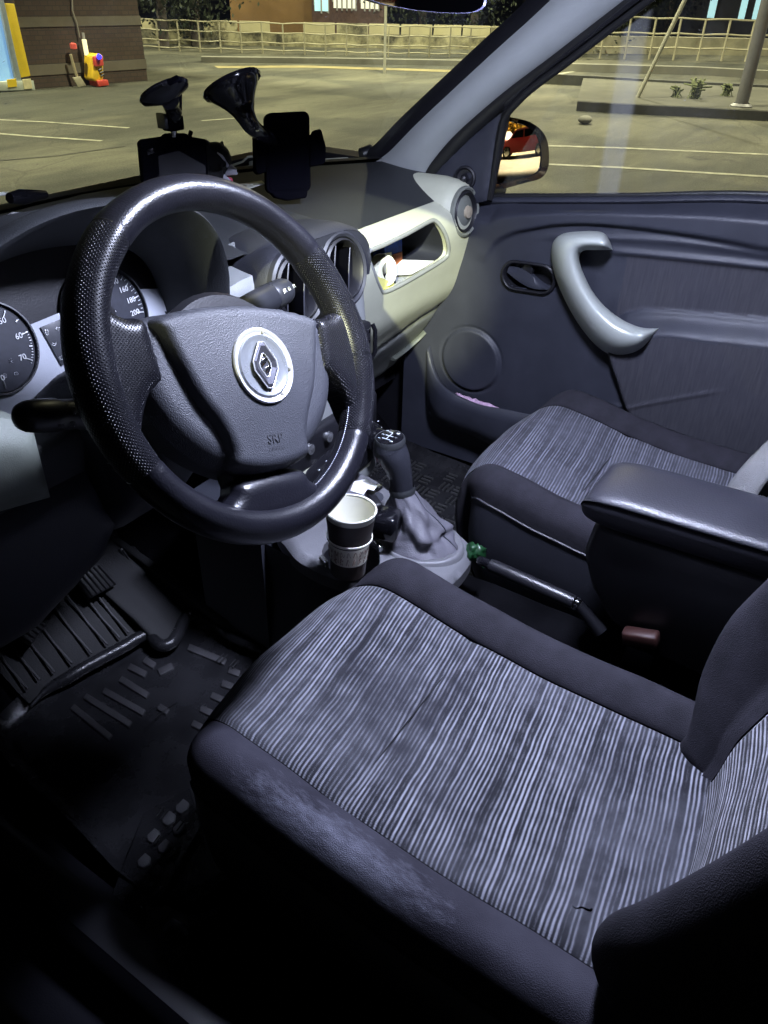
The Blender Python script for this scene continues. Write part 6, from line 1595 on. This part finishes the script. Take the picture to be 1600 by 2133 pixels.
prism('threshold_tile', [ep(*p, .12) for p in ((16, 166), (34, 164), (36, 180), (18, 182))], dn*.03, MATS['yellow_paint'], T, 0)
prism('threshold_tile', [ep(*p, .12) for p in ((48, 166), (64, 164), (68, 184), (52, 186))], dn*.03, mat('tile_cream', (.7, .65, .4), .6), T, 0)
# shovel, cones and cart in front of the wall
def fp(x, y, o=.15): return atp(x, y, bl_-dn*o, dn)
T = thing('shovel', 'shovel with a pale wooden handle leaning on the brown tiled wall', 'shovel', g(165, 178))
tube('handle', [fp(147, 113), fp(153, 135), fp(161, 162)], .022, mat('wood_pale', (.40, .35, .24), .7), T, n=8)
prism('blade', [fp(*p, .2) for p in ((152, 162), (168, 159), (180, 178), (163, 182))], dn*.02, mat('shovel_steel', (.42, .40, .30), .5, metal=.2), T, .004)
T = thing('warning_cart', 'upright yellow and red equipment box with a blue lamp beside the shovel', 'equipment box', g(213, 178))
prism('box_body', [fp(*p, .35) for p in rrect(193, 112, 216, 170, 9)], dn*.25, mat('box_yellow', (.75, .50, .03), .45, var=.1), T, .02)
prism('box_top', [fp(*p, .40) for p in ((196, 118), (214, 116), (217, 137), (199, 139))], dn*.06, mat('box_red', (.62, .07, .05), .45), T, .01)
prism('box_foot', [fp(*p, .38) for p in ((203, 168), (225, 166), (228, 178), (206, 181))], dn*.25, MATS['box_red'], T, .01)
lathe('lamp', [(.04, 0), (.03, .04), (.0005, .05)], fp(206, 118, .42), -dn, mat('blue_lamp', (.02, .02, .8), .3, var=0, emit=(.05, .05, 1), estr=2), T, n=16)
for p, q in (((206, 146), (213, 142)), ((208, 152), (215, 149)), ((210, 158), (217, 155))): tube('box_mark', [fp(*p, .362), fp(*q, .362)], .012, M_black, T, n=6)
T = thing('red_extinguisher', 'small red extinguisher hanging on the brown tiled wall above the shovel', 'extinguisher', fp(153, 96))
tube('cylinder', [fp(152, 89), fp(152, 91), fp(154, 101), fp(154, 103)], [.02, .05, .05, .03], mat('ext_red', (.75, .12, .10), .4), T, n=12)
T = thing('wall_pipe', 'thin pale pipe with a bright strip beside the yellow equipment box', 'pipe', fp(180, 118))
tube('pipe', [fp(173, 68), fp(175, 82)], .02, M_wfr, T, n=6)
tube('light_strip', [fp(175, 82), fp(181, 115)], .035, mat('strip_lit', (.9, .85, .6), .4, var=0, emit=(1, .9, .55), estr=.8), T, n=6)
# poles
T = thing('lamp_post', 'thick steel lamp post standing on the traffic island at the right edge', 'lamp post', g(1545, 224)+V((0, 0, .12)))
pb = at(1543, 223, Z=GZ+.12)
tube('pole', [pb, pb+V((0, 0, 7))], [.088, .065], mat('galvanised', (.20, .20, .21), .5, metal=.4, var=.1), T, n=24)
lathe('pole_base', [(.15, 0), (.15, .02), (.11, .05)], pb, (0, 0, 1), MATS['galvanised'], T, n=20)
T = thing('leaning_pole', 'thin pale pole leaning to the right behind the side window', 'pole', g(1328, 205))
p0 = at(1328, 204, Z=GZ+.12); p1 = atp(1436, -20, p0, V((p0.x-CP.x, p0.y-CP.y, 0)).normalized())
tube('pole', [p0, p0+(p1-p0)*1.6], .03, mat('pole_pale', (.40, .40, .33), .6), T, n=8)
T = thing('sign_pole', 'slim upright pole in front of the fence in the middle of the windscreen', 'pole', g(801, 153))
tube('pole', [g(801, 153), g(801, 153)+V((0, 0, 4.5))], .028, MATS['pole_pale'], T, n=8)
# weeds on the island
for i, (px, py, s_, lab) in enumerate(((1446, 206, 1.0, 'tallest weed tuft on the island near the lamp post'), (1408, 203, .5, 'small weed tuft left of the tall one on the island'), (1512, 200, .6, 'dry weed tuft close to the lamp post foot'))):
    c = at(px, py, Z=GZ+.12); vs, fs = [], []
    for k in range(int(60*s_)):
        a_ = random.uniform(0, 6.28); l = random.uniform(.12, .30)*s_; t_ = V((math.cos(a_)*.35, math.sin(a_)*.35, 1)).normalized(); add_bar(vs, fs, c+V((random.gauss(0, .04), random.gauss(0, .04), 0)), c+t_*l, .008, 3)
        p = c+t_*l*random.uniform(.5, 1); add_bar(vs, fs, p, p+V((random.gauss(0, .05), random.gauss(0, .05), .02)), .014, 3)
    o = mesh('weed', vs, fs, mat('weed_green', (.12, .14, .06), .8, var=.2)); tag(o, lab, 'weed', 'weeds on the traffic island')
# stone on the road
o = mesh('stone', [], [], M_kerb); bpy.data.objects.remove(o)
st = g(1218, 258); rows = [[st+V((.09*math.sin(a)*math.cos(b)*1.3, .09*math.sin(a)*math.sin(b), .05+.05*math.cos(a)))*1.0 for b in [R(40*k) for k in range(9)]] for a in [R(20*k) for k in range(10)]]
o = grid('stone', rows, M_kerb, cu=True); tag(o, 'small pale stone lying on the asphalt near the far kerb', 'stone')
# what the door mirror shows: parked cars and lit trees behind the car
def parked(name, label, c, yaw, paint, mtn, group=None):
    T = thing(name, label, 'car', c, group); ca_, sa_ = math.cos(yaw), math.sin(yaw)
    def q(a, b, z): return V((c[0]+a*ca_-b*sa_, c[1]+a*sa_+b*ca_, GZ+z))
    body = [(-2.1, .35), (-2.12, .75), (-1.9, .92), (-1.2, .98), (-.75, 1.38), (-.2, 1.47), (.55, 1.45), (1.25, 1.02), (1.9, .92), (2.12, .7), (2.1, .35), (1.75, .28), (-1.75, .28)]
    bq_ = cr(body, 4, True); rows = []
    for b, s_ in ((-.84, .93), (-.87, 1), (-.6, 1.03), (.6, 1.03), (.87, 1), (.84, .93)):
        rows.append([q(a*s_, b*(1-.16*sm(.95, 1.4, z)), .3+(z-.3)*(s_ if s_ < 1 else 1)) for a, z in bq_])
    grid('body', rows, mtn, T, cu=True, capu=True, sharp=40)
    for s_ in (-1, 1):
        for poly in (((-1.0, 1.02), (-.68, 1.33), (-.05, 1.38), (-.05, 1.0)), ((.02, 1.0), (.02, 1.38), (.5, 1.36), (1.0, 1.03))): prism('window', [q(a, s_*.80, z) for a, z in poly], q(0, s_*.03, 0)-q(0, 0, 0), M_gloss, T, 0)
        for a in (-1.3, 1.3):
            wc_ = q(a, s_*.78, .31); ax_ = (q(0, s_, 0)-q(0, 0, 0)).normalized()
            lathe('wheel', [(.0005, .10), (.19, .11), (.20, .14), (.30, .14), (.315, .10), (.315, -.06)], wc_, ax_, M_rubber, T, n=28); lathe('rim', [(.0005, .125), (.08, .13), (.19, .118), (.195, .14)], wc_, ax_, M_ringm, T, n=24)
        lathe('headlight', [(.11, 0), (.08, .04), (.0005, .05)], q(2.05, s_*.62, .68), (q(1, 0, 0)-q(0, 0, 0)), M_ringm, T, n=16)
        lathe('tail_light', [(.10, 0), (.08, .03), (.0005, .04)], q(-2.05, s_*.66, .78), (q(-1, 0, 0)-q(0, 0, 0)), mat('tail_red', (.5, .02, .02), .3, var=0), T, n=16)
    return T
def mir(px, py, dist):
    """point met after reflection in the door mirror"""
    p = atp(px, py, MP, MN); d = ray(px, py).normalized(); r_ = d-MN*2*d.dot(MN); return p+r_*dist, r_
pm_, rm_ = mir(1100, 318, 1); 
t_ = (GZ-pm_.z)/rm_.z if rm_.z < 0 else 14
cpos = pm_+rm_*min(t_, 12); print('mirror view', pm_, rm_, t_)
c1 = pm_+V((rm_.x, rm_.y, 0)).normalized()*12
red = mat('red_paint', (.38, .02, .03), .3, var=0, coat=.6)
parked('parked_car', 'dark red car parked behind, seen in the door mirror', (c1.x, c1.y, 0), R(20), None, red)
c2_ = pm_+(V((rm_.x, rm_.y, 0)).normalized())*17; sd = V((-rm_.y, rm_.x, 0)).normalized()
parked('parked_car', 'silver car parked beyond the red one, seen in the door mirror', (c2_.x-sd.x*2.6, c2_.y-sd.y*2.6, 0), R(60), None, mat('silver_paint', (.45, .46, .5), .3, var=0, coat=.6))
for i, (off, dist, lab) in enumerate(((-5, 24, 'orange lit tree behind the parked cars, left of three in the door mirror'), (0, 25, 'orange lit tree behind the parked cars, middle of three in the door mirror'), (5, 24, 'orange lit tree behind the parked cars, right of three in the door mirror'))):
    dv = V((rm_.x, rm_.y, 0)).normalized(); c = pm_+dv*dist+sd*off; c.z = GZ
    T = thing('tree', lab, 'tree', c, 'sodium lit trees behind the car')
    tube('trunk', [c, c+V((.1, 0, 2)), c+V((0, .1, 4))], [.16, .12, .05], MATS['bark'], T, n=8)
    vs, fs = [], []
    for _ in range(2500):
        p = c+V((random.gauss(0, 1.6), random.gauss(0, 1.6), max(.6, random.gauss(3.0, 1.3)))); u1 = V((random.gauss(0, 1), random.gauss(0, 1), random.gauss(0, 1))).normalized(); u2 = u1.cross(V((.2, .5, 1))).normalized(); z_ = random.uniform(.08, .18)
        b_ = len(vs); vs += [p-u1*z_, p+u2*z_*.5, p+u1*z_, p-u2*z_*.5]; fs.append((b_, b_+1, b_+2, b_+3))
    mesh('crown', vs, fs, M_leaf2, T, False)
# ------------------------------------------------------------------ light
wd = bpy.data.worlds.new('World'); S.world = wd; wd.use_nodes = True; N, L = wd.node_tree.nodes, wd.node_tree.links
sky = N.new('ShaderNodeTexSky'); sky.sky_type = 'NISHITA'; sky.sun_disc = False; sky.sun_elevation = R(-4); sky.sun_rotation = R(200)
L.new(sky.outputs[0], N['Background'].inputs[0]); N['Background'].inputs[1].default_value = .05
def area(name, loc, tgt, sx_, sy_, pw, col, spread=None):
    l = bpy.data.lights.new(name, 'AREA'); l.shape = 'RECTANGLE'; l.size = sx_; l.size_y = sy_; l.energy = pw; l.color = col
    if spread: l.spread = spread
    o = bpy.data.objects.new(name, l); COL.objects.link(o); o.location = loc; o.rotation_euler = (V(tgt)-V(loc)).to_track_quat('-Z', 'Y').to_euler(); return o
def spot(name, loc, tgt, pw, col, ang, blend=.3, rad=.1):
    l = bpy.data.lights.new(name, 'SPOT'); l.energy = pw; l.color = col; l.spot_size = R(ang); l.spot_blend = blend; l.shadow_soft_size = rad
    o = bpy.data.objects.new(name, l); COL.objects.link(o); o.location = loc; o.rotation_euler = (V(tgt)-V(loc)).to_track_quat('-Z', 'Y').to_euler(); return o
# dome lamp in the roof lining
T = thing('dome_lamp', 'white dome lamp in the roof lining above the front seats', 'lamp', (0, -.22, 1.40))
mesh('lamp_lens', [V((-.12, -.25, 1.412)), V((.02, -.25, 1.412)), V((.02, -.19, 1.412)), V((-.12, -.19, 1.412))], [(0, 1, 2, 3)], mat('lens_white', (.8, .8, .8), .4, var=0, emit=(.75, .8, 1), estr=3), T, False)
area('dome_light', (-.05, -.22, 1.40), (-.05, -.20, 0), .15, .09, 26, (.68, .74, 1.0))
# sodium street lamps round the car park: cut-off luminaires pointing down
for i, (x, y, z, tx, ty, e, an) in enumerate(((9, 4, 9, 9.5, 4.5, 6000, 88), (4.5, 12, 9, 4.5, 12.5, 6000, 88), (13, 8, 8, 17.5, 9, 5000, 95), (17, -3, 9, 17, -2, 4500, 100), (22, 9, 9, 19, 10, 7500, 120), (10, 20, 9, 11, 18, 8500, 120))):
    spot('street_light', (x, y, z), (tx, ty, 0), e, (1, .94, .62), an, .35, .25)
# lamp ahead of the car: grazes the dashboard top and the rim of the wheel through the windscreen
spot('street_light_ahead', (-4.5, 9, 4.2), (-.10, .42, 1.0), 700, (1, .95, .45), 5, .5, .08)
# floodlight behind the camera that reaches the passenger end of the dashboard
spot('flood_light', (-6.5, -3.0, 4.30), (.42, .31, .765), 6500, (.97, 1, .66), 2.6, .2, .05)
l = bpy.data.lights.new('orange_street_light', 'SPOT'); l.energy = 42000; l.color = (1, .80, .48); l.shadow_soft_size = .2; l.spot_size = R(100)
o = bpy.data.objects.new('orange_street_light', l); COL.objects.link(o); o.location = (c1.x+1, c1.y-2, 7)
spot('orange_street_light', (pm_.x+rm_.x*18, pm_.y+rm_.y*18, 8), (pm_.x+rm_.x*25, pm_.y+rm_.y*25, 2), 16000, (1, .60, .18), 110, .4, .3)
S.view_settings.view_transform = 'Standard'; S.view_settings.look = 'None'; S.view_settings.exposure = 0; S.view_settings.gamma = 1
S.render.engine = 'CYCLES'; S.cycles.use_denoising = True; S.cycles.max_bounces = 6; S.cycles.sample_clamp_indirect = 4
try: S.cycles.denoiser = 'OPENIMAGEDENOISE'
except Exception: pass
